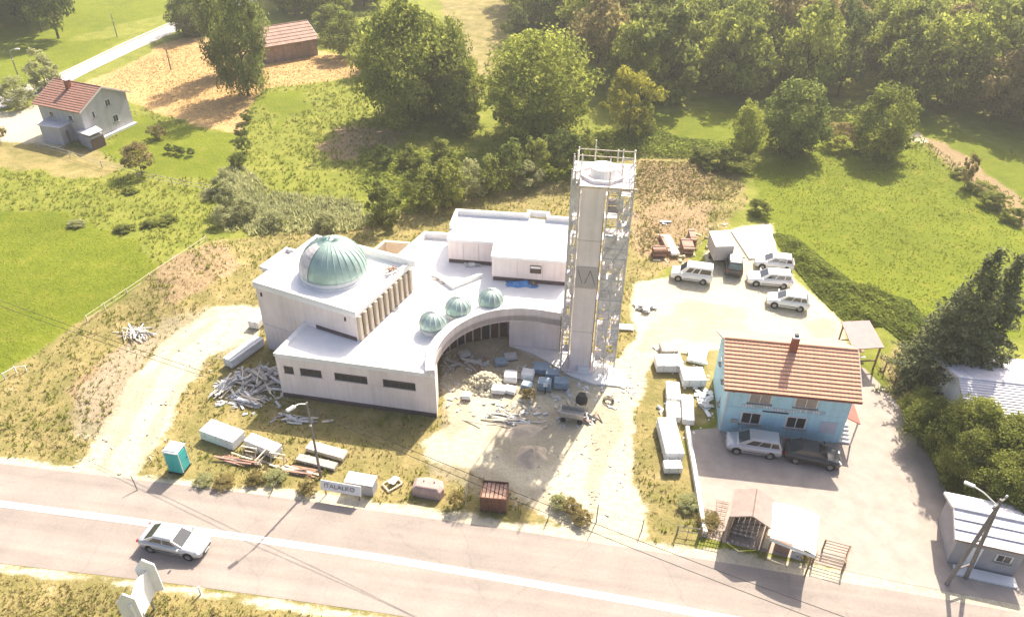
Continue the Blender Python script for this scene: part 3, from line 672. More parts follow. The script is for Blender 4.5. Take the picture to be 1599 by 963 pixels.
# top deck
dz = 18.32; dk = 2.2
for (u0, u1, v0, v1) in ((-dk-.3, -1.8, -dk, dk), (1.36, dk, -dk, dk), (-1.78, 1.34, 1.5, dk)):
    horizontal = (u1-u0) > (v1-v0); cnt = 3
    for j in range(cnt):
        if horizontal: q = [dl(u0, v0+(v1-v0)*(j+.03)/cnt), dl(u1, v0+(v1-v0)*(j+.03)/cnt), dl(u1, v0+(v1-v0)*(j+.95)/cnt), dl(u0, v0+(v1-v0)*(j+.95)/cnt)]
        else: q = [dl(u0+(u1-u0)*(j+.03)/cnt, v0), dl(u0+(u1-u0)*(j+.95)/cnt, v0), dl(u0+(u1-u0)*(j+.95)/cnt, v1), dl(u0+(u1-u0)*(j+.03)/cnt, v1)]
        MB().prism(q, dz, dz+.05+.004*j).build('top_deck_board', M['net'], sc, True)
for (a, b) in (((-dk, -dk), (-dk, dk)), ((-dk, dk), (dk, dk)), ((dk, dk), (dk, -dk))):
    for h in (.55, 1.1):
        A, B = dl(*a), dl(*b); MB().tube((A[0], A[1], dz+h), (B[0], B[1], dz+h), .04, n=5).build('top_rail', M['board'], sc, True)
for u, v in ((-dk, -dk), (-dk, dk), (-.9, dk), (.9, dk), (dk, dk), (dk, 0), (dk, -dk), (-dk, 0)):
    A = dl(u, v); MB().tube((A[0], A[1], dz-.4), (A[0], A[1], dz+random.choice((1.2, 1.25, 1.9))), .055, n=5).build('top_post', M['steel'], sc, True)
netting(dl(-2.5, -2.2), dl(-1.9, -2.2), 16.0, 18.9, fo, .0)
A, B = dl(-1.9, -dk-.05), dl(dk+.3, -dk-.05); MB().box(((A[0]+B[0])/2, (A[1]+B[1])/2, dz-.02), (dk+2.2, .12, .16), TA).build('edge_beam', M['board'], sc, True)
for z, s in ((16.6, .6), (15.0, .4)):
    A = dl(dk-.3, -dk+.4); B = dl(dk+.7, -dk+.9); MB().tube((A[0], A[1], z), (B[0], B[1], z-1.2), .05, n=5).build('outrigger', M['board'], sc, True)
ap_pts = [G(*p) for p in ((796, 541), (830, 552), (862, 570), (890, 588), (925, 600), (985, 606), (975, 585), (930, 560), (876, 548))]
kind(MB().prism(ap_pts, -.05, .14).build('apron', M['slab']), 'structure')
# ladder at the foot
c = P(880, 562); lt = thing('ladder', 'grey steel ladder standing upright at the foot of the minaret scaffolding', 'ladder', (c[0], c[1]+.3, 0), TA)
for s in (-.42, .42): MB().box((s, 0, 2.3), (.10, .10, 4.6)).build('rail', M['plank'], lt)
for k in range(9): MB().box((0, 0, .4+k*.5), (.8, .05, .06)).build('rung', M['steel'], lt)

# ------------------------------------------------------------------ houses
def window(parent, c, w, h, rz, m, nrm, sill=True, n=2, fr=.07, world=False):
    """window with frame, panes and sill on a wall; c is the centre on the wall face, nrm the outward normal"""
    o = lambda d: (c[0]+nrm[0]*d, c[1]+nrm[1]*d, c[2])
    wn = MB().box(o(.01), (w, .06, h), rz).build('window', M['frame'], parent, world)
    tx, ty = math.cos(rz), math.sin(rz)
    for k in range(n):
        u = (-w/2+fr+(w-2*fr)*(k+.5)/n); q = o(.035)
        MB().box((q[0]+tx*u, q[1]+ty*u, c[2]), ((w-2*fr)/n-fr*.8, .03, h-2*fr), rz).build('pane', m, wn, world)
    if sill: q = o(.1); MB().box((q[0], q[1], c[2]-h/2-.04), (w+.2, .2, .06), rz).build('sill', M['plank'], wn, world)
    return wn
def tile_course(x0, x1, pa, pb, amp, per, th):
    """one course of clay tiles: wavy strip from pa (lower) to pb (upper), given as (y, z)"""
    b = MB(); n = int((x1-x0)/per)*4; ln = math.hypot(pb[0]-pa[0], pb[1]-pa[1]); ny_, nz_ = -(pb[1]-pa[1])/ln, (pb[0]-pa[0])/ln
    if nz_ < 0: ny_, nz_ = -ny_, -nz_
    v = []
    for i in range(n+1):
        x = x0+(x1-x0)*i/n; w_ = amp*(.5+.5*math.cos(2*math.pi*i/4))
        for (y, z), e in ((pa, th), (pb, 0.0)):
            v.append((x, y+ny_*(w_+e), z+nz_*(w_+e))); v.append((x, y+ny_*(e-.02), z+nz_*(e-.02)))
    f = []
    for i in range(n):
        a = i*4; c_ = a+4; f += [(a, c_, c_+2, a+2), (a+1, a+3, c_+3, c_+1), (a, a+1, c_+1, c_), (a+2, c_+2, c_+3, a+3)]
    f += [(0, 2, 3, 1), (n*4, n*4+1, n*4+3, n*4+2)]
    b.add(v, f); return b
def gable_roof(parent, hx, hy, ze, zr, nc, m, amp=.03, per=.3, under=M['timber'], verge=M['fasciaw']):
    rf = MB()
    rf.add([(-hx, -hy, ze), (hx, -hy, ze), (hx, 0, zr), (-hx, 0, zr), (hx, hy, ze), (-hx, hy, ze), (-hx, -hy, ze-.12), (hx, -hy, ze-.12), (hx, 0, zr-.14), (-hx, 0, zr-.14), (hx, hy, ze-.12), (-hx, hy, ze-.12)],
           [(0, 1, 2, 3), (3, 2, 4, 5), (6, 9, 8, 7), (9, 11, 10, 8), (0, 6, 7, 1), (5, 4, 10, 11), (0, 3, 9, 6), (3, 5, 11, 9), (1, 7, 8, 2), (2, 8, 10, 4)])
    roof = rf.build('roof', under, parent)
    for sgn in (-1, 1):
        for k in range(nc):
            a, b_ = k/nc, min(1, (k+1)/nc+.012); pa = (sgn*hy*(1-a)*1.01, ze+(zr-ze)*a+.012); pb = (sgn*hy*(1-b_), ze+(zr-ze)*b_+.012)
            tile_course(-hx-.03, hx+.03, pa, pb, amp*.6, per, .075).build('tile_course', m, roof)
    MB().tube((-hx, 0, zr+.05), (hx, 0, zr+.05), .10, n=8).build('ridge_cap', m, roof)
    for s in (-1, 1):
        for sgn in (-1, 1):
            MB().slab([(s*(hx+.05), sgn*hy, ze+.06), (s*(hx+.05), 0, zr+.07), (s*(hx+.05), 0, zr-.14), (s*(hx+.05), sgn*hy, ze-.12)], .05).build('verge_board', verge, roof)
    return roof
def gable_body(b, wx, wy, ze, zr, hy):
    zt = ze+(zr-ze)*(1-wy/hy)-.13; zp = zr-.15
    v = [(-wx, -wy, -.2), (wx, -wy, -.2), (wx, wy, -.2), (-wx, wy, -.2), (-wx, -wy, zt), (wx, -wy, zt), (wx, wy, zt), (-wx, wy, zt), (-wx, 0, zp), (wx, 0, zp)]
    return b.add(v, [(3, 2, 1, 0), (0, 1, 5, 4), (2, 3, 7, 6), (1, 2, 6, 9, 5), (3, 0, 4, 8, 7), (4, 5, 9, 8), (8, 9, 6, 7)])
# the blue house
HA = R(-7.5)
bh = thing('blue_house', 'two storey blue house with an orange tiled gable roof and brick chimney', 'house', (22.15, 48.5, 0), HA)
hx, hy, ze, zr = 5.12, 3.85, 4.92, 6.95; wx, wy = 4.72, 3.3
gable_body(MB(), wx, wy, ze, zr, hy).build('wall', M['blue'], bh)
roof = gable_roof(bh, hx, hy, ze, zr, 13, M['tile'])
ch = MB().box((.15, -.45, zr+.35), (.5, .5, 1.5)).build('chimney', M['brick'], roof)
MB().box((.15, -.45, zr+1.14), (.66, .66, .10)).build('chimney_cap', M['white'], ch)
MB().box((.15, -.45, zr+1.26), (.3, .3, .16)).build('chimney_pot', M['plastic'], ch)
MB().box((0, -wy-.01, 2.72), (2*wx, .03, .06)).build('string_course', M['blue'], bh)
for x in (-2.15, 1.35):
    window(bh, (x, -wy, 3.85), 1.75, .95, 0, M['curtain'], (0, -1), n=2)
for x in (-2.5, 1.0):
    w = window(bh, (x, -wy, 1.75), 1.65, 1.2, 0, M['glass'], (0, -1), n=2, fr=.1)
    for s in (-.4, .4):
        for k in (-1, 0, 1): MB().box((x+s+k*.17, -wy-.07, 1.75), (.025, .025, 1.0)).build('grille_bar', M['plastic'], w)
MB().box((-.75, -wy-.05, 2.62), (2.0, .08, .08)).build('dark_ledge', M['plastic'], bh)
for (x0, x1, z) in ((-3.4, -1.2, 3.0), (-1.1, .9, 2.88), (1.0, 3.0, 3.0)):
    pnl = MB().box(((x0+x1)/2, -wy-.012, z), (x1-x0, .03, .34)).build('faded_lettering_panel', mat('faded_panel', (.40, .50, .55), .8, .06, 3), bh)
    nst = int((x1-x0)/.2)
    for k in range(nst):
        if random.random() < .8: MB().box((x0+.1+k*.2, -wy-.032, z+random.uniform(-.02, .02)), (random.uniform(.05, .13), .015, random.uniform(.14, .24))).build('faded_stroke', M['white'], pnl)
MB().box((3.55, -wy-.02, 1.55), (1.25, .05, 1.2)).build('notice_board', mat('notice', (.50, .53, .60), .7, .05, 2), bh)
MB().box((-3.75, -wy-.08, 1.35), (.5, .16, .28)).build('meter_box', M['plank'], bh)
MB().box((-4.25, -wy-.03, 4.35), (.32, .06, .18)).build('wall_vent', M['timber'], bh)
MB().tube((-wx+.06, -wy-.08, .1), (-wx+.06, -wy-.08, 4.85), .05, n=6).build('downpipe', M['fasciaw'], bh)
MB().tube((-hx, -hy-.08, ze-.05), (hx, -hy-.08, ze-.05), .08, n=8).build('gutter', M['brick'], bh)
for y, z in ((-1.0, 3.7), (1.3, 3.7), (-1.4, 1.6)): window(bh, (-wx, y, z), .5, .8, math.pi/2, M['glass'], (-1, 0), n=1)
window(bh, (wx, -1.0, 1.7), .9, 1.1, math.pi/2, M['glass'], (1, 0), n=1)
pr = MB().slab([(wx-.1, -wy+.1, 2.75), (wx+1.0, -wy-.3, 2.5), (wx+1.0, .9, 2.5), (wx-.1, .9, 2.75)], .08).build('porch_roof', M['red'], bh)
for y in (-wy-.15, .7): MB().box((wx+.85, y, 1.25), (.1, .1, 2.5)).build('porch_post', M['fasciaw'], pr)
for k in range(5): MB().box((wx+.42, -wy+.2+k*.3, .1+k*.17), (.84, .32, .2+.002*k)).build('step', M['slab'], bh)

# far house with its annexes
fh = thing('farmhouse', 'grey white farmhouse with dark red tiled gable roof beyond the rough field', 'house', (0, 0, 0), 0)
e0, e1 = P(50, 163, 4.6), P(124, 178, 4.6); r0, r1 = P(84, 127, 6.7), P(153, 140, 6.7)
fa_ = yaw(e0, e1); nv = (-math.sin(fa_), math.cos(fa_)); L = math.dist(e0[:2], e1[:2]); hd = 4.6
cx_, cy_ = (e0[0]+e1[0])/2+nv[0]*hd, (e0[1]+e1[1])/2+nv[1]*hd
fh.location = (cx_, cy_, 0); fh.rotation_euler = (0, 0, fa_)
gable_body(MB(), L/2-.4, hd-.5, 4.7, 6.9, hd).build('wall', M['housewall'], fh)
rf = gable_roof(fh, L/2, hd, 4.7, 6.9, 12, M['tileold'], .03, .35)
c_ = MB().box((-.6, -1.1, 6.8), (.6, .6, 1.5)).build('chimney', M['brick'], rf); MB().box((-.6, -1.1, 7.6), (.72, .72, .1)).build('chimney_cap', M['white'], c_)
gxw = L/2-.4
for y, z in ((.6, 4.4), (1.2, 1.9), (-2.2, 3.6)): window(fh, (gxw, y, z), 1.0 if y > 0 else .5, 1.0, math.pi/2, M['glass'], (1, 0), n=2 if y > 0 else 1)
for x, z in ((1.8, 3.4), (-1.8, 3.4)): window(fh, (x, -hd+.5, z), .9, .8, 0, M['glass'], (0, -1), n=1)
MB().box((gxw+.3, 0, .15), (.5, 8.4, .3)).build('plinth_path', M['slab'], fh)
def lean_to(name, label, cat, roofpx, z, wallm, roofm, drop=.25):
    q = [P(*p, z) for p in roofpx]; c = sum(q)/4; t = thing(name, label, cat, (c[0], c[1], 0))
    rel = [(p[0]-c[0], p[1]-c[1]) for p in q]
    MB().prism([(a*.9, b*.9) for a, b in rel], -.1, z-drop).build('wall', wallm, t)
    hs = [z-drop*.7, z, z, z-drop*.7]
    lo = [(rel[i][0], rel[i][1], hs[i]-.1) for i in range(4)]; hi = [(rel[i][0], rel[i][1], hs[i]) for i in range(4)]
    MB().loft([lo, hi]).build('roof', roofm, t); return t, rel
t, rel = lean_to('annex', 'grey flat roofed annex standing in front of the farmhouse wall', 'outbuilding', [(57, 193), (92, 200), (111, 191), (76, 180)], 2.7, M['housewall'], M['metal_roof'])
MB().box((rel[1][0]*.5+rel[2][0]*.46, rel[1][1]*.5+rel[2][1]*.46, .95), (.08, .9, 1.9), .8).build('door', M['wood_dark'], t)
t, rel = lean_to('woodshed', 'low lean-to shed with pale sheet roof beside the farmhouse gable', 'shed', [(118, 202), (139, 212), (160, 203), (141, 188)], 2.3, M['greywall'], M['metal_roof'], .5)
MB().box(((rel[1][0]+rel[2][0])*.46, (rel[1][1]+rel[2][1])*.46, .8), (2.2, .06, 1.5), yaw(rel[1], rel[2])).build('open_front', M['wood_dark'], t)
# barn
b0, b1 = G(418, 100), G(497, 86); ba = yaw(b0, b1); L = math.dist(b0, b1)
bw = 4.4; nv = (-math.sin(ba), math.cos(ba)); bn_ = thing('barn', 'old pink brown barn with rusty sheet roof behind the straw field', 'barn', ((b0[0]+b1[0])/2+nv[0]*bw, (b0[1]+b1[1])/2+nv[1]*bw, 0), ba)
gable_body(MB(), L/2, bw, 3.0, 5.2, bw+.4).build('wall', mat('old_barn_wall', (.36, .25, .20), .9, .2, 1.5, streak=.2), bn_)
gable_roof(bn_, L/2+.4, bw+.4, 3.0, 5.2, 6, mat('rusty_barn_sheet', (.40, .25, .19), .8, .22, 1.2), .02, .5)
for k in range(5): MB().box((-L/2+1.5+k*(L-3)/4, -bw-.05, 1.4), (.14, .08, 2.8)).build('post', M['timber'], bn_)
MB().box((L*.2, -bw-.04, 1.1), (2.4, .06, 2.2)).build('door', M['timber'], bn_)
# house with the pale ribbed roof on the right
rr = P(1497, 590, 5.6); wa = R(-9); wh = thing('white_house', 'low white house with a broad pale grey ribbed roof behind the spruces', 'house', (0, 0, 0), wa)
hxw, hyw = 9.0, 6.6
off = (hxw*math.cos(wa), hxw*math.sin(wa)); wh.location = (rr[0]+off[0], rr[1]+off[1], 0)
gable_body(MB(), hxw-.5, hyw-.6, 3.2, 5.6, hyw).build('wall', mat('white_house_wall', (.70, .69, .68), .9, .05, 1), wh)
wr = gable_roof(wh, hxw, hyw, 3.2, 5.6, 30, M['metal_roof'], .02, .5, verge=M['plank'])
for k, (x, y) in enumerate(((-6.5, -2.0), (-5.2, -2.6), (-6.0, -4.2), (-4.6, -4.8))):
    MB().box((x, y, 5.6-2.4*(-y)/hyw+.12), (.07, .5, .1), rx=-math.atan2(2.4, hyw)*-1).build('snow_guard', M['plastic'], wr)
window(wh, (-hxw+.5, -1.5, 2.0), 1.2, 1.2, math.pi/2, M['glass'], (-1, 0), n=2)
# open pavilion with the pink roof
q = [P(*p, 2.75) for p in ((1313, 504), (1357, 502), (1382, 540), (1333, 543))]; c = sum(q)/4
pv = thing('garden_shelter', 'open timber garden shelter with a faded pink sheet roof', 'shelter', (c[0], c[1], 0))
rel = [(p[0]-c[0], p[1]-c[1]) for p in q]
MB().slab([(rel[3][0], rel[3][1], 2.6), (rel[2][0], rel[2][1], 2.6), (rel[1][0], rel[1][1], 2.9), (rel[0][0], rel[0][1], 2.9)], .08).build('roof', M['pinkroof'], pv)
for k in range(4): MB().box((rel[k][0]*.86, rel[k][1]*.86, 1.3), (.13, .13, 2.6)).build('post', M['timber'], pv)
for k in (0, 2, 3):
    a, b = rel[k], rel[(k+1) % 4] if k != 3 else rel[0]; MB().box(((a[0]+b[0])*.43, (a[1]+b[1])*.43, .95), (math.dist(a, b)*.82, .07, .14), yaw(a, b)).build('rail', M['timber'], pv)
MB().box((0, .3, .75), (1.6, .7, .06)).build('table_top', M['timber'], pv); MB().box((0, .3, .37), (.5, .4, .74)).build('table_leg', M['timber'], pv)
for s in (-.35, 1.0): MB().box((0, s, .44), (1.6, .3, .06)).build('bench', M['timberpale'], pv)
# roadside kiosk with taupe gable roof
k0 = P(1140, 806, 2.6); k1 = P(1203, 824, 2.6); ka = yaw(k0, k1); kw = math.dist(k0[:2], k1[:2]); nv = (-math.sin(ka), math.cos(ka)); kd = 2.6
ks = thing('roadside_hut', 'small open timber hut with a taupe gable roof by the yard entrance', 'hut', ((k0[0]+k1[0])/2+nv[0]*kd/2, (k0[1]+k1[1])/2+nv[1]*kd/2, 0), ka)
hw = kw/2
MB().slab([(-hw, -kd/2, 2.5), (0.05, -kd/2, 3.15), (0.05, kd/2, 3.15), (-hw, kd/2, 2.5)][::-1], .1).build('roof_slope', M['brownroof'], ks)
MB().slab([(hw, -kd/2, 2.5), (0.05, -kd/2, 3.15), (0.05, kd/2, 3.15), (hw, kd/2, 2.5)], .1).build('roof_slope', M['brownroof'], ks)
for sx in (-1, 1):
    for sy in (-1, 1): MB().box((sx*(hw-.2), sy*(kd/2-.2), 1.22), (.12, .12, 2.45)).build('post', M['timber'], ks)
for k in range(7): MB().box((-hw+.25+k*(2*hw-.5)/6, kd/2-.15, 1.2), (.34, .04, 2.4)).build('back_board', M['timber'], ks)
for k in range(6): MB().box((-hw+.15, -kd/2+.3+k*.4, 1.2), (.04, .34, 2.4)).build('side_board', M['timber'], ks)
for k in range(4): MB().box((-.2+.1*k, -.5+.3*k, .35+.15*k), (1.7, .25, .05), .1*k).build('shelf', M['plank'], ks)
MB().add([(-hw+.1, kd/2-.1, 2.4), (hw-.1, kd/2-.1, 2.4), (0.05, kd/2-.1, 3.0)], [(0, 1, 2)]).build('gable_board', M['timber'], ks)
# white awning
q = [P(*p, 2.55) for p in ((1203, 838), (1274, 866), (1279, 806), (1207, 785))]; c = sum(q)/4
aw = thing('awning', 'white curved fabric awning over market goods beside the taupe hut', 'awning', (c[0], c[1], 0))
rel = [(p[0]-c[0], p[1]-c[1]) for p in q]; n = 8; rows = []
for i in range(n+1):
    t_ = i/n; a = [rel[0][k]+(rel[1][k]-rel[0][k])*t_ for k in (0, 1)]; d = [rel[3][k]+(rel[2][k]-rel[3][k])*t_ for k in (0, 1)]; h = 2.5+.22*math.sin(math.pi*t_)
    rows.append([(a[0], a[1], h-.05), (a[0], a[1], h), (d[0], d[1], h+.15), (d[0], d[1], h+.1)])
MB().loft(rows).build('canopy', M['wrap'], aw)
MB().slab([(rel[0][0], rel[0][1]-.02, 2.2), (rel[1][0], rel[1][1]-.02, 2.2), (rel[1][0], rel[1][1]-.02, 2.46), (rel[0][0], rel[0][1]-.02, 2.46)], .03).build('valance', M['wrap'], aw)
for k in range(4): MB().box((rel[k][0]*.9, rel[k][1]*.9, 1.25), (.09, .09, 2.5)).build('post', M['timber'], aw)
for i, (x, y, w_, d_, h_, m_, lb) in enumerate(((1220, 858, 1.0, .6, .8, 'rustpink', 'brown cardboard box on the ground under the white awning'), (1243, 868, .7, .5, .7, 'wrapgrey', 'grey crate stacked under the edge of the white awning'), (1196, 850, .55, .7, 1.0, 'cream', 'cream cabinet standing between the taupe hut and white awning'))):
    g = G(x, y); t = thing('market_box', lb, 'box', (g[0], g[1], 0), R(-25))
    MB().box((0, 0, h_/2), (w_, d_, h_)).build('body', M[m_], t, bevel=.02); MB().box((0, 0, h_+.02), (w_*1.03, d_*1.03, .05)).build('lid', M[m_], t)
# shed in the corner by the road
s0 = P(1492, 842, 2.5); s1 = P(1612, 868, 2.5); sa_ = yaw(s0, s1); L = math.dist(s0[:2], s1[:2]); nv = (-math.sin(sa_), math.cos(sa_)); sdp = 2.1
sh_ = thing('roadside_shed', 'small white roofed shed with lilac grey walls below the hedge', 'shed', ((s0[0]+s1[0])/2+nv[0]*sdp, (s0[1]+s1[1])/2+nv[1]*sdp, 0), sa_)
gable_body(MB(), L/2-.25, sdp-.2, 2.5, 3.3, sdp).build('wall', M['greywall'], sh_)
gable_roof(sh_, L/2, sdp, 2.5, 3.3, 3, M['metal_roof'], .015, .25)
MB().box((-.8, -sdp+.18, 1.0), (.85, .06, 2.0)).build('door', M['white'], sh_)
window(sh_, (1.0, -sdp+.2, 1.5), 1.0, .7, 0, M['glass'], (0, -1))
MB().box((.2, -sdp-.4, .08), (3.8, .8, .16)).build('doorstep', M['slab'], sh_)

# ------------------------------------------------------------------ vehicles
def car(name, label, cat, pa, pb, kind_, paint, group=None, L=None):
    """pa rear and pb front ground points of the near side; the car lies on the far side of that line"""
    a, b = G(*pa), G(*pb); y_ = yaw(a, b); Lm = math.dist(a, b)
    spec = dict(sedan=(4.75, 1.80, 1.45), mpv=(4.25, 1.76, 1.62), hatch=(4.1, 1.74, 1.55), estate=(4.6, 1.82, 1.58), van=(4.3, 1.80, 1.85), suv=(4.5, 1.85, 1.72))[kind_]
    L = L or spec[0]; Wd, H = spec[1], spec[2]; side = 1 if math.cos(y_) > 0 else -1
    nv = (-math.sin(y_)*side, math.cos(y_)*side)
    c = ((a[0]+b[0])/2+nv[0]*Wd/2, (a[1]+b[1])/2+nv[1]*Wd/2)
    t = thing(name, label, cat, (c[0], c[1], 0.017), y_, group); hw = Wd/2
    if kind_ == 'sedan':
        st_ = [(-.50, .72, .42, .72), (-.485, .86, .34, .90), (-.44, .95, .28, .98), (-.30, .995, .24, 1.0), (-.1, 1, .22, .98), (.15, 1, .22, .96), (.27, .99, .22, .92), (.40, .95, .24, .83), (.465, .86, .28, .72), (.495, .70, .34, .60)]
        gh = (-.42, .25, -.23, .06, .98)
    elif kind_ == 'van':
        st_ = [(-.50, .93, .38, 1.02), (-.49, .97, .30, 1.08), (-.44, .99, .26, 1.1), (-.1, 1, .24, 1.1), (.15, 1, .24, 1.08), (.28, .99, .24, 1.02), (.42, .94, .26, .92), (.475, .86, .3, .78), (.498, .72, .36, .62)]
        gh = (-.495, .31, -.48, .13, 1.07)
    else:
        st_ = [(-.50, .82, .40, .85), (-.49, .92, .32, .98), (-.44, .97, .27, 1.02), (-.25, 1, .24, 1.03), (0, 1, .22, 1.02), (.15, 1, .22, 1.0), (.29, .99, .22, .94), (.41, .95, .24, .85), (.47, .86, .28, .74), (.497, .70, .34, .60)]
        gh = {'mpv': (-.485, .32, -.42, .09, 1.0), 'hatch': (-.485, .29, -.40, .06, 1.0), 'estate': (-.49, .25, -.43, .05, 1.0), 'suv': (-.49, .24, -.43, .05, 1.05)}[kind_]
    rings = []
    for (x, w, z0, z1) in st_:
        hwx = hw*w; X_ = x*L; zm = z0+(z1-z0)*.55
        rings.append([(X_, -hwx*.90, z0), (X_, -hwx, z0+.12), (X_, -hwx, zm), (X_, -hwx*.965, z1-.05), (X_, -hwx*.80, z1), (X_, hwx*.80, z1), (X_, hwx*.965, z1-.05), (X_, hwx, zm), (X_, hwx, z0+.12), (X_, hwx*.90, z0)])
    body = MB().loft(rings).build('body', M[paint], t, smooth=True)
    xr0, xf0, xr1, xf1, zb = gh; h0, h1 = hw*.93, hw*.74
    B = [(xr0*L, -h0*.9, zb-.06), (xf0*L, -h0*.86, zb-.1), (xf0*L, h0*.86, zb-.1), (xr0*L, h0*.9, zb-.06)]
    midm = lambda f: [((xr0+(xr1-xr0)*f)*L, -(h0*.92+(h1-h0*.92)*f), zb-.06+(H-zb+.02)*f), ((xf0+(xf1-xf0)*f)*L, -(h0*.88+(h1-h0*.88)*f), zb-.08+(H-zb+.04)*f), ((xf0+(xf1-xf0)*f)*L, (h0*.88+(h1-h0*.88)*f), zb-.08+(H-zb+.04)*f), ((xr0+(xr1-xr0)*f)*L, (h0*.92+(h1-h0*.92)*f), zb-.06+(H-zb+.02)*f)]
    T_ = midm(1.0)
    crown = [(p[0]*.97+(.02*L*(xf1+xr1)/2), p[1]*.86, H+.035) for p in T_]
    MB().loft([midm(0), midm(.5), T_, crown]).build('cabin', M[paint], t, smooth=False, bevel=.015)
    def face(i, j, u0, u1, v0, v1, nm, mm=None):
        lo = midm(0); hi = T_; f = lambda u, v: Vector(lo[i]).lerp(Vector(lo[j]), u).lerp(Vector(hi[i]).lerp(Vector(hi[j]), u), v)
        q_ = [f(u0, v0), f(u1, v0), f(u1, v1), f(u0, v1)]; n_ = (q_[1]-q_[0]).cross(q_[2]-q_[0]).normalized()
        if n_.dot(Vector((0, 0, .3))-Vector(((xr0+xf0)/2*L, 0, zb))+(q_[0]+q_[2])/2) < 0: q_ = q_[::-1]; n_ = -n_
        MB().slab([p+n_*.012 for p in q_], .02).build(nm, M[mm or 'carglass'], t)
    face(1, 2, .06, .94, .16, .93, 'windscreen')
    face(3, 0, .08, .92, .30 if kind_ != 'sedan' else .18, .9, 'rear_window')
    for (i, j) in ((0, 1), (3, 2)):
        if kind_ == 'van': sp = ((.06, .42), (.46, .64), (.68, .86))
        elif kind_ == 'sedan': sp = ((.13, .48), (.52, .84))
        else: sp = ((.05, .25), (.28, .55), (.58, .86))
        for u0, u1 in sp: face(i, j, u0, u1, .22, .86, 'side_window')
    for sx in (-.29, .305):
        for sy in (-1, 1):
            x = sx*L; y = sy*(hw-.10); w_ = MB().tube((x, y-.10*1, .32), (x, y+.10, .32), .32, n=18).build('wheel', M['tyre'], t)
            yy = sy*(hw+.003); MB().tube((x, yy-.02*sy, .32), (x, yy+.012*sy, .32), .20, n=10).build('rim', M['rim'], w_)
            MB().tube((x, sy*(hw-.16), .36), (x, sy*(hw-.004), .36), .39, n=18).build('wheel_arch', M['plastic'], t)
    for sy in (-1, 1):
        MB().box((.455*L, sy*hw*.68, .70 if kind_ != 'van' else .82), (.16, .36, .13), sy*-.35, ry=.5).build('headlight', M['headlamp'], t)
        MB().box((-.488*L, sy*hw*.80, .84), (.06, .2, .26 if kind_ != 'sedan' else .14)).build('tail_light', M['taillamp'], t)
        MB().box((xf0*L*.78, sy*(hw+.09), zb+.06), (.12, .2, .13)).build('mirror', M[paint], t)
        MB().box((-.02*L, sy*(hw+.003), .48), (.42*L, .025, .06)).build('side_moulding', M['plastic'], t)
        MB().box((-.05*L, sy*(hw*.985), .86), (.12, .03, .03)).build('door_handle', M[paint], t)
    MB().box((.494*L, 0, .44), (.05, Wd*.55, .14)).build('grille', M['plastic'], t)
    MB().box((.500*L, 0, .36), (.02, .5, .11)).build('number_plate', M['white'], t)
    return t
car('parked_car', 'silver saloon car driving along the main road', 'car', (213, 858), (317, 880), 'sedan', 'silver')
car('parked_car', 'silver people carrier parked against the blue house wall', 'car', (1218, 720), (1133, 707), 'mpv', 'silver')
car('parked_car', 'black saloon parked in the shade of the blue house', 'car', (1228, 722), (1306, 737), 'sedan', 'cardark', L=4.3)
car('parked_van', 'small white panel van with side windows parked by the rusty steel', 'van', (1110, 447), (1046, 438), 'van', 'carwhite')
car('parked_car', 'white estate car parked in front of the white slab', 'car', (1234, 453), (1169, 447), 'estate', 'carwhite')
car('parked_car', 'white car half hidden behind the white estate car', 'car', (1236, 427), (1180, 420), 'hatch', 'carwhite')
car('parked_car', 'white hatchback parked apart nearest the blue house', 'car', (1258, 489), (1199, 480), 'hatch', 'carwhite')
pk = car('parked_car', 'dark grey off-roader with pale roof parked below the box trailer', 'car', (1160, 444), (1156, 400), 'suv', 'cardark', L=3.9)
MB().box((-.55, 0, 1.77), (1.5, 1.2, .03)).build('roof_panel', M['wrapgrey'], pk)
# box trailer
q = [P(*p, 2.5) for p in ((1118, 385), (1147, 384), (1139, 360), (1108, 362))]; c = sum(q)/4
bt = thing('box_trailer', 'pale box trailer with beige sides parked beside the white slab', 'trailer', (c[0], c[1], 0))
rel = [(p[0]-c[0], p[1]-c[1]) for p in q]
MB().prism(rel, .75, 2.46).build('box', M['banner'], bt); MB().prism([(a*1.03, b*1.03) for a, b in rel], 2.463, 2.54).build('roof', M['coping'], bt)
for s in (-1, 1):
    w_ = MB().tube((s*1.0-.1, 0, .36), (s*1.0+.1, 0, .36), .36, n=16).build('wheel', M['tyre'], bt); MB().tube((s*1.11-.02, 0, .36), (s*1.11+.02, 0, .36), .2, n=10).build('rim', M['rim'], w_)
MB().box((0, 0, .62), (1.5, 3.2, .12)).build('chassis', M['plastic'], bt); MB().box((0, -2.3, .6), (.12, 1.4, .1)).build('drawbar', M['plastic'], bt)
pad = [G(*p) for p in ((1141, 362), (1201, 353), (1214, 398), (1170, 406))]
kind(MB().prism(pad, -.05, .22).build('concrete_pad', M['slab']), 'structure')
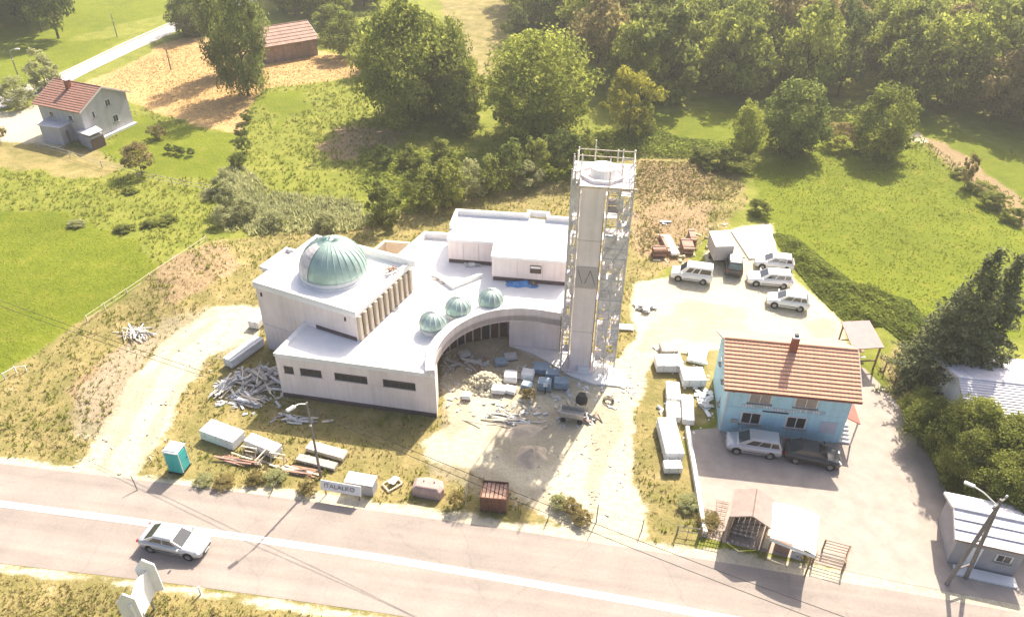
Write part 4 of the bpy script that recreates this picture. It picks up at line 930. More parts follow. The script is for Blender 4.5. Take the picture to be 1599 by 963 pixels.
# ------------------------------------------------------------------ site clutter
def pack(name, label, cat, pa, pb, width, h, m='wrap', layers=1, group=None, z=0.0, straps=2):
    """wrapped pack or stack whose near bottom edge runs between two ground points"""
    a, b = G(*pa), G(*pb); y_ = yaw(a, b); L = math.dist(a, b); nv = (-math.sin(y_), math.cos(y_))
    if nv[1] < 0 and abs(nv[1]) > .05: nv = (-nv[0], -nv[1])
    t = thing(name, label, cat, ((a[0]+b[0])/2+nv[0]*width/2, (a[1]+b[1])/2+nv[1]*width/2, z), y_, group)
    for s in (-.35, 0, .35): MB().box((s*L, 0, .05), (.1, width*.95, .1)).build('bearer', M['timber'], t)
    for k in range(layers):
        hh = (h-.1)/layers; o = MB().box((random.uniform(-.03, .03), random.uniform(-.02, .02), .1+hh*(k+.5)), (L, width, hh*.97)); o.build('wrapped_bundle' if m.startswith('wrap') else 'layer', M[m], t, bevel=min(.05, hh*.2))
    for k in range(straps):
        x = L*((k+.5)/straps-.5)
        MB().box((x, 0, h/2+.05), (.06, width+.02, h-.02)).build('strap', M['wrapgrey'], t)
    return t
gp = 'wrapped panel packs round the site'
pack('panel_pack', 'long white wrapped pack lying on the dirt track by the domed hall', 'pack', (350, 571), (363, 577), 4.0, .95, group=gp, layers=2)
pack('panel_pack', 'white pack pushed against the corner of the domed hall', 'pack', (388, 513), (404, 516), 2.6, .9, group=gp, layers=1)
pack('panel_pack', 'large white panel pack on dry grass beside the teal toilet', 'pack', (314, 686), (366, 705), 1.5, 1.0, group=gp, layers=2, straps=3)
pack('panel_pack', 'narrow white pack behind the timber trestles', 'pack', (383, 699), (430, 718), 1.0, .85, group=gp, layers=2, straps=3)
pack('plank_stack', 'stack of pale planks behind the lamp post', 'planks', (478, 706), (536, 722), .9, .5, 'timberpale', 4)
pack('plank_stack', 'low stack of grey planks at the foot of the lamp post', 'planks', (462, 722), (522, 737), .7, .35, 'plank', 3)
pack('panel_pack', 'grey-white panel stack with layered edges facing the grass strip near blue house', 'pack', (1025, 583), (1066, 583), 1.7, .9, 'wrap', 4, gp)
pack('panel_pack', 'brownish stacked boards behind the layered white panel stack', 'pack', (1032, 556), (1058, 556), 1.3, .6, 'plank', 4, gp)
pack('panel_pack', 'flat white panels lying by the rear corner of the blue house', 'pack', (1072, 566), (1100, 572), 2.4, .4, 'wrap', 2, gp)
pack('panel_pack', 'white double pack standing next to the blue house side wall', 'pack', (1066, 606), (1102, 606), 1.9, .9, 'wrap', 2, gp)
pack('panel_pack', 'broad white pack in the middle of the row beside the blue house', 'pack', (1040, 632), (1062, 634), 2.3, .75, 'wrap', 1, gp)
pack('panel_pack', 'second broad white pack abutting the retaining wall end', 'pack', (1040, 660), (1062, 662), 1.9, .75, 'wrap', 1, gp)
pack('panel_pack', 'half shaded white pack between the row and the blue house', 'pack', (1064, 664), (1083, 666), 3.2, .7, 'wrap', 1, gp)
pack('panel_pack', 'long tall white pack beside the retaining wall', 'pack', (1037, 722), (1066, 722), 4.1, 1.0, 'wrap', 2, gp)
pack('panel_pack', 'short white pack at the road end of the retaining wall', 'pack', (1037, 741), (1065, 741), .9, .7, 'wrap', 1, gp)
c = G(1098, 622); scatter_boards('panel_offcuts', 'white panel offcuts lying in the shade of the blue house', 'offcuts', c, (.7, 2.0), 22, (.5, 1.1), (.3, .6), ['wrapgrey', 'white', 'wrap'], 0.02, .35, 'offcut', seed=11)
c = G(1082, 555); scatter_boards('panel_offcuts', 'loose white strips and sheets behind the pack row', 'offcuts', c, (.9, 1.2), 14, (.5, 1.8), (.1, .5), ['white', 'wrap', 'plank'], 0.02, .3, 'offcut', seed=12)
c = G(1070, 590); t = thing('leaning_frame', 'grey metal frame leaning among the white packs', 'frame', (c[0], c[1], 0), .4)
for s in (-.4, .4): MB().tube((s, 0, .02), (s, 1.2, 1.1), .04).build('rail', M['steel'], t)
for k in range(4): MB().tube((-.4, .15+.3*k, .12+.28*k), (.4, .15+.3*k, .12+.28*k), .03).build('bar', M['steel'], t)
# heaps of timber left of the wing
sh_mats = ['plank', 'timberpale', 'plank', 'wrapgrey']
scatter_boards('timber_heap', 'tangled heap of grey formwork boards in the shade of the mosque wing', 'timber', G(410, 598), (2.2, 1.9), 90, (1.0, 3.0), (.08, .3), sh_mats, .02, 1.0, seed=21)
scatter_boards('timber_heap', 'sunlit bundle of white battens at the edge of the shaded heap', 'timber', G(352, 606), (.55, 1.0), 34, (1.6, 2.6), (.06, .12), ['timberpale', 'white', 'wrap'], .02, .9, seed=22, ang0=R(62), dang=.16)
scatter_boards('timber_heap', 'pale splintered boards spilling towards the dry grass', 'timber', G(388, 627), (1.0, .7), 26, (1.0, 2.4), (.06, .2), ['timberpale', 'board', 'white'], .02, .6, seed=23, ang0=R(-25), dang=.35)
scatter_boards('brushwood_pile', 'pile of bleached sticks beside the dirt track', 'brushwood', G(212, 523), (1.0, .9), 46, (1.2, 2.6), (.04, .1), ['timberpale', 'plank', 'wrap', 'white'], .02, .9, 'stick', seed=24, ang0=R(-40), dang=.45)
scatter_boards('plank_litter', 'loose pink planks behind the roadside weeds', 'planks', G(376, 722), (1.5, .35), 14, (2.0, 3.4), (.1, .18), ['timberpale', 'rustpink', 'board'], .02, .25, seed=25, ang0=R(-13), dang=.08)
scatter_boards('plank_litter', 'pale planks lying beside the sign board post', 'planks', G(465, 737), (1.3, .4), 12, (1.8, 3.0), (.1, .2), ['timberpale', 'board', 'rustpink'], .02, .25, seed=26, ang0=R(-12), dang=.1)
scatter_boards('board_litter', 'broken boards on gravel in front of the stone pile', 'planks', G(790, 655), (2.2, .8), 22, (1.2, 3.0), (.05, .14), ['plank', 'wrapgrey', 'timberpale'], .02, .12, seed=27, ang0=R(-10), dang=.35)
scatter_boards('board_litter', 'grey boards and scraps on the shaded portico floor', 'planks', G(735, 568), (2.0, 1.0), 24, (.8, 2.2), (.1, .35), ['plank', 'wrapgrey', 'timber'], .02, .25, seed=28)
scatter_boards('board_litter', 'bleached scraps along the shaded foot of the wing', 'planks', G(470, 655), (2.2, .5), 26, (.4, 1.4), (.06, .25), ['wrapgrey', 'plank', 'timberpale'], .02, .2, seed=29, ang0=R(-10), dang=.6)
scatter_boards('scrap_heap', 'white and dark scrap panels lying on grass right of the minaret', 'scrap', G(1006, 482), (1.2, .45), 12, (.8, 1.9), (.25, .5), ['white', 'wrap', 'wrapgrey', 'plastic'], .02, .5, 'panel', seed=30)
scatter_boards('scrap_heap', 'pale rubble sheets in the brown weeds behind the steel stock', 'scrap', G(1040, 352), (1.4, .8), 16, (.5, 1.4), (.2, .5), ['white', 'wrapgrey', 'cream'], .02, .5, 'panel', seed=31)
pack('insulation_sheet', 'single tilted white panel beside the minaret scaffolding', 'panel', (965, 516), (990, 518), .9, .25, 'white', 1, straps=0)
# trestles
for i, (x, y, a) in enumerate(((392, 712, -.2), (412, 722, 1.2), (436, 722, -.2))):
    g = G(x, y); t = thing('trestle', ('timber trestle frame standing askew behind weeds', 'timber trestle with crossed legs next to the narrow white pack', 'square timber trestle frame nearest the lamp post')[i], 'trestle', (g[0], g[1], 0), a)
    MB().box((0, 0, .95), (1.3, .09, .09)).build('beam', M['timberpale'], t)
    for sx in (-.55, .55):
        for sy in (-.3, .3): MB().tube((sx, sy, 0), (sx*.9, 0, .92), .04, n=4).build('leg', M['timberpale'], t)
    MB().box((0, .1, .4), (1.1, .06, .07)).build('stretcher', M['timberpale'], t)
# courtyard pallets
def pallet(label, px_, w_, d_, h_, m_, rz=-.15):
    g = G(*px_); t = thing('wrapped_pallet', label, 'pallet', (g[0], g[1], 0), rz, 'wrapped pallets in the courtyard')
    for s in (-.4, 0, .4): MB().box((0, s*d_, .06), (w_, .1, .12)).build('bearer', M['timber'], t)
    nl = 3
    for k in range(nl): MB().box((random.uniform(-.02, .02), random.uniform(-.02, .02), .13+(h_-.15)*(k+.5)/nl), (w_*(1-.02*k), d_*(1-.02*k), (h_-.15)/nl*.98)).build('wrapped_layer', M[m_], t, bevel=.04)
    return t
for lb, p, w_, d_, h_, m_, rz in (
  ('white topped grey pallet behind the stone pile', (797, 594), 1.15, 1.1, .85, 'wrap', -.1),
  ('white pallet half in the minaret shadow', (824, 590), 1.1, 1.0, .8, 'wrap', -.2),
  ('blue wrapped pallet closest to the portico', (845, 580), 1.5, 1.2, .7, 'bluetarp', -.15),
  ('blue wrapped pallet in the rear of the shaded row', (862, 590), 1.2, 1.0, .8, 'bluetarp', -.1),
  ('blue grey pallet with a white label sheet on it', (850, 606), 1.2, 1.0, .9, 'bluetarp', -.15),
  ('pale blue pallet at the end of the shaded row', (876, 604), 1.3, 1.0, .85, 'bluetarp', -.1),
  ('small blue white pallet between the white pallets', (822, 606), .9, .8, .6, 'bluetarp', -.3),
  ('bright white pallet in full sun before the stone pile', (778, 612), 1.2, .9, .6, 'wrap', -.1),
  ('low white pallet beside the bright sunlit one', (797, 612), 1.0, .9, .5, 'wrap', -.3),
  ('single white block standing alone on sunlit gravel', (729, 622), .75, .7, .55, 'wrap', -.1),
  ('grey bundle under the portico by its left wall', (725, 556), 1.0, .8, .5, 'wrapgrey', .5),
  ('dusty blue bundle behind the stone pile', (781, 568), 1.1, .9, .5, 'bluetarp', .2),
  ('grey-brown bundle with the blue one at the portico edge', (797, 560), 1.2, .8, .5, 'wrapgrey', .2),
  ('white sack bale at the minaret foot', (911, 582), 1.1, .7, .8, 'wrap', -.1)):
    pallet(lb, p, w_, d_, h_, m_, rz)
g = G(851, 612); t = thing('label_stand', 'dark post with white label plate before the blue pallets', 'sign', (g[0], g[1]-.2, 0))
MB().box((0, 0, .45), (.08, .06, .9)).build('post', M['plastic'], t); MB().box((0, -.04, 1.0), (.38, .04, .4)).build('plate', M['white'], t)
def heap(name, label, cat, px_, rx, ry, h, m_, stone=None, n=0, seed=3, part='mound'):
    g = G(*px_); t = thing(name, label, cat, (g[0], g[1], 0)); r_ = np.random.default_rng(seed); k = 26; b = MB(); pts = []
    for i in range(k+1):
        for j in range(k+1):
            u, v = i/k*2-1, j/k*2-1; an = math.atan2(v, u); d = math.hypot(u, v)/(.80+.13*math.sin(an*2+seed)+.07*math.sin(an*5+seed*2)); z = h*(.5+.5*math.cos(math.pi*min(1, d)))**(1.0 if not n else .75)*(1+.3*(r_.random()-.5)) if d < 1 else -.06; pts.append((u*rx, v*ry, z-.025))
    b.add(pts, [(i*(k+1)+j, (i+1)*(k+1)+j, (i+1)*(k+1)+j+1, i*(k+1)+j+1) for i in range(k) for j in range(k)]); b.build(part, M[m_], t, smooth=True)
    if n:
        bm = bmesh.new()
        for i in range(n):
            a = r_.random()*2*math.pi; d = math.sqrt(r_.random())*.97; s = .07+.13*r_.random()
            mt = Matrix.Translation((rx*d*math.cos(a), ry*d*math.sin(a), h*(.5+.5*math.cos(math.pi*min(1, d*1.15)))**.75+s*.15)) @ Matrix.Rotation(r_.random()*6, 4, 'Z') @ Matrix.Rotation(r_.random()*6, 4, 'X') @ Matrix.Diagonal((s*1.4, s, s*.8, 1))
            bmesh.ops.create_icosphere(bm, subdivisions=1, radius=1, matrix=mt)
        me = bpy.data.meshes.new('stones'); bm.to_mesh(me); bm.free(); me.materials.append(M[stone]); o = bpy.data.objects.new('stones', me); C.objects.link(o); o.parent = t; o['kind'] = 'stuff'
    return t
heap('stone_pile', 'pile of pale yellow broken stone in front of the portico', 'stones', (757, 600), 2.1, 1.6, 1.15, 'stone', 'stone', 420)
heap('sand_heap', 'brown sand heap at the end of the minaret shadow', 'sand', (830, 712), 2.0, 1.5, .9, 'sand', seed=5)
heap('sand_heap', 'flat grey-brown gravel heap in the minaret shadow', 'gravel', (815, 672), 2.4, 1.2, .35, 'sand', seed=6)
def rubble(name, label, pg_px, N, size, mats, seed, z=0.0):
    r_ = np.random.default_rng(seed); q_ = np.array([G(*p) for p in pg_px]); lo, hi = q_.min(0), q_.max(0); x = r_.uniform(lo[0], hi[0], N); y = r_.uniform(lo[1], hi[1], N)
    k_ = (sdist(x, y, q_) > 0) & (r_.random(N) < 1.6*fbm(x, y, 1.8)-.25); x, y = x[k_], y[k_]; b = MB()
    for a_, c_ in zip(x, y):
        s0 = r_.uniform(*size); b.box((a_, c_, s0*.2+z), (s0*r_.uniform(.8, 2.4), s0*r_.uniform(.5, 1), s0*r_.uniform(.2, .6)), r_.random()*6.28, r_.normal()*.25, r_.normal()*.25)
    o = b.build(name, M[mats]); tag(o, label, 'rubble'); kind(o, 'stuff')
court = [(690, 550), (795, 545), (870, 580), (900, 610), (930, 660), (880, 670), (760, 660), (700, 640), (686, 600)]
rubble('rubble', 'pale broken rubble strewn over the courtyard floor', court, 520, (.08, .32), 'wrapgrey', 51)
rubble('rubble', 'brown timber scraps strewn over the courtyard floor', court, 260, (.08, .3), 'timberpale', 52)
rubble('rubble', 'white scraps round the foot of the minaret scaffolding', [(900, 590), (985, 560), (1000, 610), (960, 640), (900, 620)], 220, (.06, .26), 'white', 53)
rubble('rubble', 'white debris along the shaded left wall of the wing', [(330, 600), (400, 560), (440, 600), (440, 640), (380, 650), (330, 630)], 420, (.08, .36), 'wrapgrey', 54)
rubble('rubble', 'stones along the edges of the dirt track', [(100, 740), (240, 745), (280, 640), (400, 530), (330, 470), (180, 560), (110, 640)], 520, (.05, .2), 'stone', 55)
rubble('rubble', 'bleached debris on the brown waste ground behind the van', [(1000, 330), (1130, 320), (1140, 350), (1100, 400), (1010, 420)], 300, (.1, .45), 'stone', 56)
rubble('rubble', 'small stones scattered over the site entrance', [(700, 700), (780, 720), (900, 820), (1000, 810), (985, 700), (930, 640), (860, 720)], 300, (.04, .14), 'plank', 57)
rubble('rubble', 'litter between the white packs beside the blue house', [(1020, 540), (1110, 545), (1115, 670), (1070, 680), (1040, 750), (1028, 640)], 260, (.08, .35), 'wrap', 58)
# site mixer trailer
g = G(893, 655); t = thing('site_trolley', 'grey steel material trolley loaded with scrap at the shadow edge', 'trolley', (g[0], g[1], 0), R(-12))
MB().box((0, 0, .62), (1.9, 1.0, .06)).build('deck', M['plank'], t)
for s in (-.5, .5): MB().box((0, s, .85), (1.9, .04, .4)).build('side_panel', M['steel'], t)
for sx in (-.7, .7):
    for sy in (-.4, .4): MB().tube((sx, sy-.05, .22), (sx, sy+.05, .22), .22, n=12).build('wheel', M['tyre'], t); MB().tube((sx, sy, .2), (sx, sy, .62), .035).build('leg', M['steel'], t)
MB().path([(-.95, -.4, .7), (-.95, -.4, 1.25), (-.95, .4, 1.25), (-.95, .4, .7)], .03).build('handle', M['steel'], t)
g = G(907, 640); t = thing('concrete_mixer', 'dark drum mixer standing behind the material trolley', 'mixer', (g[0], g[1], 0), .3)
MB().lathe((0, 0, .75), [(.25, 0), (.5, .25), (.5, .6), (.3, .95), (.32, 1.0)], 16).build('drum', M['plastic'], t)
for s in (-.5, .5): MB().tube((s, -.3, 0), (s*.9, 0, .95), .04).build('leg', M['steel'], t); MB().tube((s, .3, 0), (s*.9, 0, .95), .04).build('leg', M['steel'], t)
MB().tube((-.55, 0, .98), (.55, 0, .98), .04).build('axle', M['steel'], t)
scatter_boards('scrap_heap', 'pale scrap and tubes strewn right of the mixer', 'scrap', G(920, 655), (.9, .5), 16, (.4, 1.2), (.06, .2), ['wrapgrey', 'white', 'plastic', 'rustpink'], .02, .3, 'piece', seed=33)
g = G(950, 627); t = thing('hose_coil', 'dark coiled hose lying on pale gravel near the site entrance', 'hose', (g[0], g[1], .03))
MB().path([((.3+.02*k/4)*math.cos(k*.5), (.3+.02*k/4)*math.sin(k*.5), .03+.003*k) for k in range(44)], .03, 4).build('coil', M['cable'], t)
# steel stock near the van
g = G(1055, 405); t = thing('pipe_stack', 'three pale pipes stacked on bearers between rusty shutter panels', 'pipes', (g[0], g[1]+.3, 0), R(96))
for k, y in enumerate((-.32, 0, .32)): MB().tube((0, y, .45), (4.2, y, .45), .16, n=10).build('pipe', M['wrap'], t)
for x in (.4, 3.6): MB().box((x, 0, .15), (.14, 1.2, .3)).build('bearer', M['timber'], t)
for i, (px_, w_, d_, h_, m_, rz, lb) in enumerate((((1029, 403), 1.5, 1.0, 1.0, 'rust', .05, 'rust brown steel bin left of the pale pipes'), ((1043, 400), .5, 4.0, .6, 'rustpink', .1, 'long narrow pinkish steel channel beside the pale pipes'), ((1075, 398), 1.3, 2.4, .8, 'rust', -.05, 'red rusty shutter stack right of the pale pipes'), ((1083, 385), .7, 2.6, .9, 'rust', -.05, 'tall dark rusty stack behind the white van'))):
    g = G(*px_); t = thing('rusty_steel', lb, 'steel', (g[0], g[1]+d_/2, 0), rz, None)
    nl = 4
    for k in range(nl): MB().box((random.uniform(-.05, .05), random.uniform(-.06, .06), h_*(k+.5)/nl), (w_*random.uniform(.9, 1), d_*random.uniform(.92, 1), h_/nl*.9), random.uniform(-.03, .03)).build('panel', M[m_ if k % 2 == 0 else 'rustpink'], t)
    for s in (-.3, .3): MB().box((0, s*d_, h_+.02), (w_*1.02, .08, .05)).build('clamp', M['rust'], t)
# portable toilet
a, b, c2 = G(262, 738), G(283, 748), G(301, 724); ta = yaw(b, c2); s_ = 1.15
ctr = ((a[0]+c2[0])/2, (a[1]+c2[1])/2)
wc = thing('portable_toilet', 'teal portable toilet with white roof on dry grass by the track', 'toilet', (ctr[0], ctr[1], 0), ta)
MB().box((0, 0, .08), (s_*1.05, s_*1.05, .16)).build('base', M['plastic'], wc)
MB().box((0, 0, 1.15), (s_, s_, 2.0)).build('cabin', M['teal'], wc, bevel=.04)
MB().box((0, 0, 2.2), (s_*1.08, s_*1.08, .1)).build('roof_edge', M['lampw'], wc, bevel=.03); MB().box((0, 0, 2.29), (s_*.98, s_*.98, .1), taper=.8).build('roof', M['wrap'], wc)
MB().box((0, -s_/2-.02, 1.12), (.75, .04, 1.75)).build('door', M['teal'], wc); MB().box((.28, -s_/2-.05, 1.1), (.05, .04, .14)).build('handle', M['plastic'], wc)
for x in (-.46, .46): MB().box((x, -s_/2-.02, 1.15), (.05, .06, 1.95)).build('corner_rib', M['white'], wc)
for k in (-.3, 0, .3): MB().box((-s_/2-.015, k, 1.15), (.03, .06, 1.8)).build('side_rib', M['teal'], wc); MB().box((s_/2+.015, k, 1.15), (.03, .06, 1.8)).build('side_rib', M['teal'], wc)
MB().tube((.35, .35, 2.2), (.35, .35, 2.55), .05).build('vent_pipe', M['white'], wc)
# text helper
def text_mesh(s, size, name, m, parent, loc, rot, ext=.01):
    cu = bpy.data.curves.new(name, 'FONT'); cu.body = s; cu.size = size; cu.extrude = ext; cu.align_x = 'CENTER'; cu.align_y = 'CENTER'; cu.resolution_u = 3
    tmp = bpy.data.objects.new('tmp', cu); C.objects.link(tmp); dg = bpy.context.evaluated_depsgraph_get(); me = bpy.data.meshes.new_from_object(tmp.evaluated_get(dg)); bpy.data.objects.remove(tmp)
    me.materials.clear(); me.materials.append(m); o = bpy.data.objects.new(name, me); C.objects.link(o); o.parent = parent; o.location = loc; o.rotation_euler = rot; return o
# sign board and site cabinet
a, b = G(504, 772), G(566, 783); sa2 = yaw(a, b); L = math.dist(a, b)
sg = thing('sign_board', 'white roadside board lettered ITALALKO on posts before a grey cabinet', 'sign', ((a[0]+b[0])/2, (a[1]+b[1])/2, 0), sa2)
MB().box((0, 0, 1.1), (L, .05, .85), rx=R(-12)).build('panel', M['wrap'], sg)
for s in (-.42, .42): MB().box((s*L, .07, .6), (.08, .08, 1.2)).build('post', M['timber'], sg)
text_mesh('ITALALKO', .52, 'lettering', M['ink'], sg, (-.1, -.06, 1.13), (R(78), 0, 0))
MB().box((.1, -.055, .80), (L*.75, .015, .07), rx=R(-12)).build('text_line', M['rustpink'], sg)
g = G(565, 776); sc2 = thing('site_cabinet', 'grey metal site cabinet with pale lid behind the lettered board', 'cabinet', (g[0]-.1, g[1]+.75, 0), sa2)
MB().box((0, 0, .55), (2.1, .95, 1.1)).build('body', M['greywall'], sc2); MB().box((0, 0, 1.14), (2.2, 1.05, .08)).build('lid', M['wrap'], sc2)
for s in (-.5, .5): MB().box((s, -.49, .5), (.9, .03, .9)).build('door', M['greywall'], sc2)
# white frame lying, pale block, red steel box, stakes
g = G(613, 757); t = thing('fallen_frame', 'white timber frame lying askew in the weeds right of the cabinet', 'frame', (g[0], g[1], .05), .7)
for (c_, d_) in (((0, -.45, .1), (1.2, .09, .09)), ((0, .45, .1), (1.2, .09, .09)), ((-.6, 0, .1), (.09, .99, .09)), ((.6, 0, .1), (.09, .99, .09))): MB().box(c_, d_).build('bar', M['timberpale'], t)
MB().box((.2, .1, .25), (.9, .5, .05), .5, ry=.2).build('sheet', M['wrap'], t)
g = G(668, 781); t = thing('concrete_block', 'rough pinkish concrete manhole block on the verge', 'block', (g[0], g[1]+.8, 0), R(-10))
pts = [(-1.15, -.6), (1.05, -.65), (1.25, -.1), (1.0, .6), (-.2, .75), (-1.2, .5)]
MB().loft([[(x, y, -.05) for x, y in pts], [(x*.97, y*.97, .75) for x, y in pts], [(x*.72, y*.72, 1.0) for x, y in pts]]).build('block', mat('pink_concrete', (.44, .32, .28), .95, .12, 2, .4, 12), t, bevel=.04)
for s in (-.35, .45): MB().tube((s, .1, .95), (s, .1, 1.1), .05).build('lifting_eye', M['rust'], t)
g = G(772, 800); t = thing('rusty_container', 'rust red ribbed steel container open at the top by the roadside', 'container', (g[0], g[1]+.85, 0), R(-6))
for (c_, d_) in (((0, -.8, .75), (1.9, .05, 1.5)), ((0, .8, .75), (1.9, .05, 1.5)), ((-.93, 0, .75), (.05, 1.6, 1.5)), ((.93, 0, .75), (.05, 1.6, 1.5)), ((0, 0, .1), (1.85, 1.55, .06))): MB().box(c_, d_).build('plate', M['rust'], t)
for k in range(7): MB().box((-.85+k*.283, -.84, .75), (.07, .05, 1.46)).build('rib', M['rust'], t); MB().box((-.85+k*.283, .84, .75), (.07, .05, 1.46)).build('rib', M['rustpink'], t)
for k in range(6): MB().box((-.75+k*.3, 0, 1.3+.06*random.random()), (.24, 1.5, .07), ry=random.uniform(-.1, .1)).build('rusty_plank', M['rustpink'], t)
for i, (x, y, h_, lb) in enumerate(((727, 788, 2.3, 'tall leaning pale stake between the block and the rusty container'), (799, 797, 1.2, 'bent pale pipe right of the rusty container'), (855, 812, 1.3, 'thin stake on the verge near the site entrance'), (931, 815, 1.9, 'slim steel post at the site entrance'), (1002, 828, 1.2, 'short post on the road side of the site entrance'), (215, 765, 1.2, 'thin crooked stake by the dirt track mouth'), (424, 768, .9, 'small crooked stake in the weeds'))):
    g = G(x, y); t = thing('stake', lb, 'stake', (g[0], g[1], 0)); e = ((.15, .05, h_), (.5, .2, h_), (.2, .2, h_), (.02, 0, h_), (.05, 0, h_), (-.3, .3, h_), (.3, .2, h_))[i]
    MB().tube((0, 0, -.05), e, .05, .035, n=5).build('shaft', M['timberpale' if i < 3 else 'pole'], t)
    if i < 2: MB().box((e[0]*.6, e[1]*.6-.03, h_*.6), (.16, .04, .5), .1).build('tag_board', M['timberpale'], t)
# wire strands at the entrance
w0, w1, w2 = (*G(885, 800), .9), (*G(931, 815), 1.5), (*G(1002, 828), 1.0)
t = thing('entrance_wire', 'thin wire strands strung between the entrance posts', 'wire', (w1[0], w1[1], 0))
for dz_ in (0, -.5): MB().path([(w0[0], w0[1], w0[2]+dz_), (w1[0], w1[1], w1[2]+dz_), (w2[0], w2[1], w2[2]+dz_)], .014, 4).build('strand', M['steel'], t, True)
# retaining wall and railings of the yard
rwp = [G(1072, 672), G(1083, 735), G(1093, 800), G(1100, 838)]
tag(MB().wall(rwp, .28, -.1, .55).build('retaining_wall', M['slab']), 'low pale concrete retaining wall along the yard edge', 'wall')
def railing(name, label, pts, h, m_='pole', n_r=2, bars=0):
    a0 = G(*pts[0]); t = thing(name, label, 'railing', (a0[0], a0[1], 0)); w_ = [G(*p) for p in pts]
    for p in w_: MB().box((p[0], p[1], h/2), (.09, .09, h)).build('post', M[m_], t, True)
    for p, q_ in zip(w_[:-1], w_[1:]):
        for k in range(n_r): z = h*(k+1)/n_r-.05; MB().tube((p[0], p[1], z), (q_[0], q_[1], z), .03, n=5).build('rail', M[m_], t, True)
        for k in range(bars): f = (k+1)/(bars+1); MB().box((p[0]+(q_[0]-p[0])*f, p[1]+(q_[1]-p[1])*f, h*.48), (.03, .03, h*.9)).build('bar', M[m_], t, True)
    return t
railing('gate_railing', 'dark metal railing between the retaining wall and the hut', [(1093, 838), (1126, 845)], 1.1, 'timber', 3, 6)
railing('gate_railing', 'leaning metal gate frame left of the retaining wall end', [(1057, 833), (1090, 838)], .9, 'pole', 2, 1)
railing('gate_railing', 'dark slatted railing right of the white awning', [(1268, 880), (1314, 893), (1322, 868), (1284, 858)], 1.1, 'timber', 4, 0)
g = G(1126, 800); t = thing('lattice_frame', 'rusty lattice frame lying on the yard beside the hut', 'frame', (g[0], g[1], .03), R(70))
for s in (-.35, 0, .35): MB().box((0, s*(1), .05), (2.3, .04, .05), s*.25).build('bar', M['rustpink'], t)
for k in range(6): MB().box((-1.0+k*.4, 0, .09), (.04, .75, .03), .1).build('cross_bar', M['rustpink'], t)
# wire fence with timber posts beside the yard
railing('field_fence', 'timber post and rail fence running from the pink roofed shelter', [(1368, 560), (1380, 580), (1395, 602), (1412, 625), (1430, 650)], 1.1, 'timber', 2)
railing('boundary_rail', 'pale rail fence along the bright meadow edge', [(137, 503), (165, 484), (200, 461), (235, 437), (270, 414), (300, 394), (323, 378)], .8, 'timberpale', 2)
railing('bent_pipe_rail', 'bent white pipe rail at the meadow corner', [(8, 592), (26, 582), (42, 580)], .7, 'wrap', 1)
railing('field_fence', 'sagging wire fence on weathered posts beside the far track', [(1420, 212), (1440, 228), (1462, 246), (1485, 266), (1510, 290), (1535, 312), (1560, 335)], 1.2, 'timber', 2)
railing('field_fence', 'farmhouse garden fence of thin posts', [(60, 232), (110, 246), (160, 262), (215, 276), (270, 290), (330, 300)], 1.0, 'plank', 2)
# three panel road sign seen from behind and above
g = G(240, 960); bbz = thing('billboard', 'tall white three sided roadside advertising stand with pointed tops', 'billboard', (g[0], g[1]-.2, 0), R(28))
def bpanel(c_, rz, w_, h_, nm='panel'):
    o = MB(); pr = [(-w_/2, 0), (w_/2, 0), (w_/2, h_*.78), (0, h_), (-w_/2, h_*.78)]
    f = lambda x, y, z: (c_[0]+x*math.cos(rz)-y*math.sin(rz), c_[1]+x*math.sin(rz)+y*math.cos(rz), z+1.2)
    o.loft([[f(x, -.07, z) for x, z in pr], [f(x, .07, z) for x, z in pr]]); return o.build(nm, M['wrap'], bbz, bevel=.01)
bpanel((0, 0), R(60), 2.6, 2.6); bpanel((.55, .95), R(-10), 1.1, 3.2); bpanel((-.75, -.9), R(-10), 1.0, 3.0)
for x, y in ((.2, .6), (-.3, -.6)): MB().tube((x, y, -.1), (x, y, 1.6), .09, n=8).build('post', M['steel'], bbz)
g = G(314, 927); t = thing('marker_post', 'small pale marker post on the road verge', 'post', (g[0], g[1], 0)); MB().box((0, 0, .35), (.1, .1, .7)).build('post_body', M['white'], t); MB().box((0, 0, .74), (.14, .14, .08)).build('cap', M['cream'], t)

# ------------------------------------------------------------------ poles and wires
def lamp_pole(label, base, h, arm, group=None, lamp=True, r_=.11):
    g = G(*base); t = thing('lamp_post', label, 'lamp post', (g[0], g[1], 0), 0, group)
    MB().tube((0, 0, -.1), (0, 0, h), r_, r_*.65, n=8).build('pole', M['pole'], t)
    if lamp:
        MB().path([(0, 0, h-.15), (arm[0]*.6, arm[1]*.6, h+.25), (arm[0], arm[1], h+.3)], .04, 6).build('arm', M['lampw'], t)
        d = Vector((arm[0], arm[1], 0)).normalized(); a_ = math.atan2(d.y, d.x)
        hd_ = MB().box((arm[0]+d.x*.3, arm[1]+d.y*.3, h+.3), (.75, .3, .16), a_, taper=.8).build('lamp_head', M['lampw'], t, bevel=.03)
        MB().box((arm[0]+d.x*.3, arm[1]+d.y*.3, h+.20), (.55, .22, .04), a_).build('diffuser', M['headlamp'], hd_)
    MB().box((.0, -.1, h*.72), (.14, .08, .16)).build('junction_box', M['lampw'], t)
    return g
h_l = zat(G(501, 745), 628); lg = lamp_pole('tall roadside lamp post with white lamp head before the mosque wing', (501, 745), h_l, (-.65, -.75))
lamp_pole('distant lamp post beside the far road at the left', (31, 126), zat(G(31, 126), 80), (1.0, .2))
lamp_pole('bare wooden post standing in the straw field', (267, 109), zat(G(267, 109), 76), (0, 0), lamp=False, r_=.13)
lamp_pole('thin post in the green field beyond the far road', (183, 58), zat(G(183, 58), 22), (0, 0), lamp=False, r_=.1)
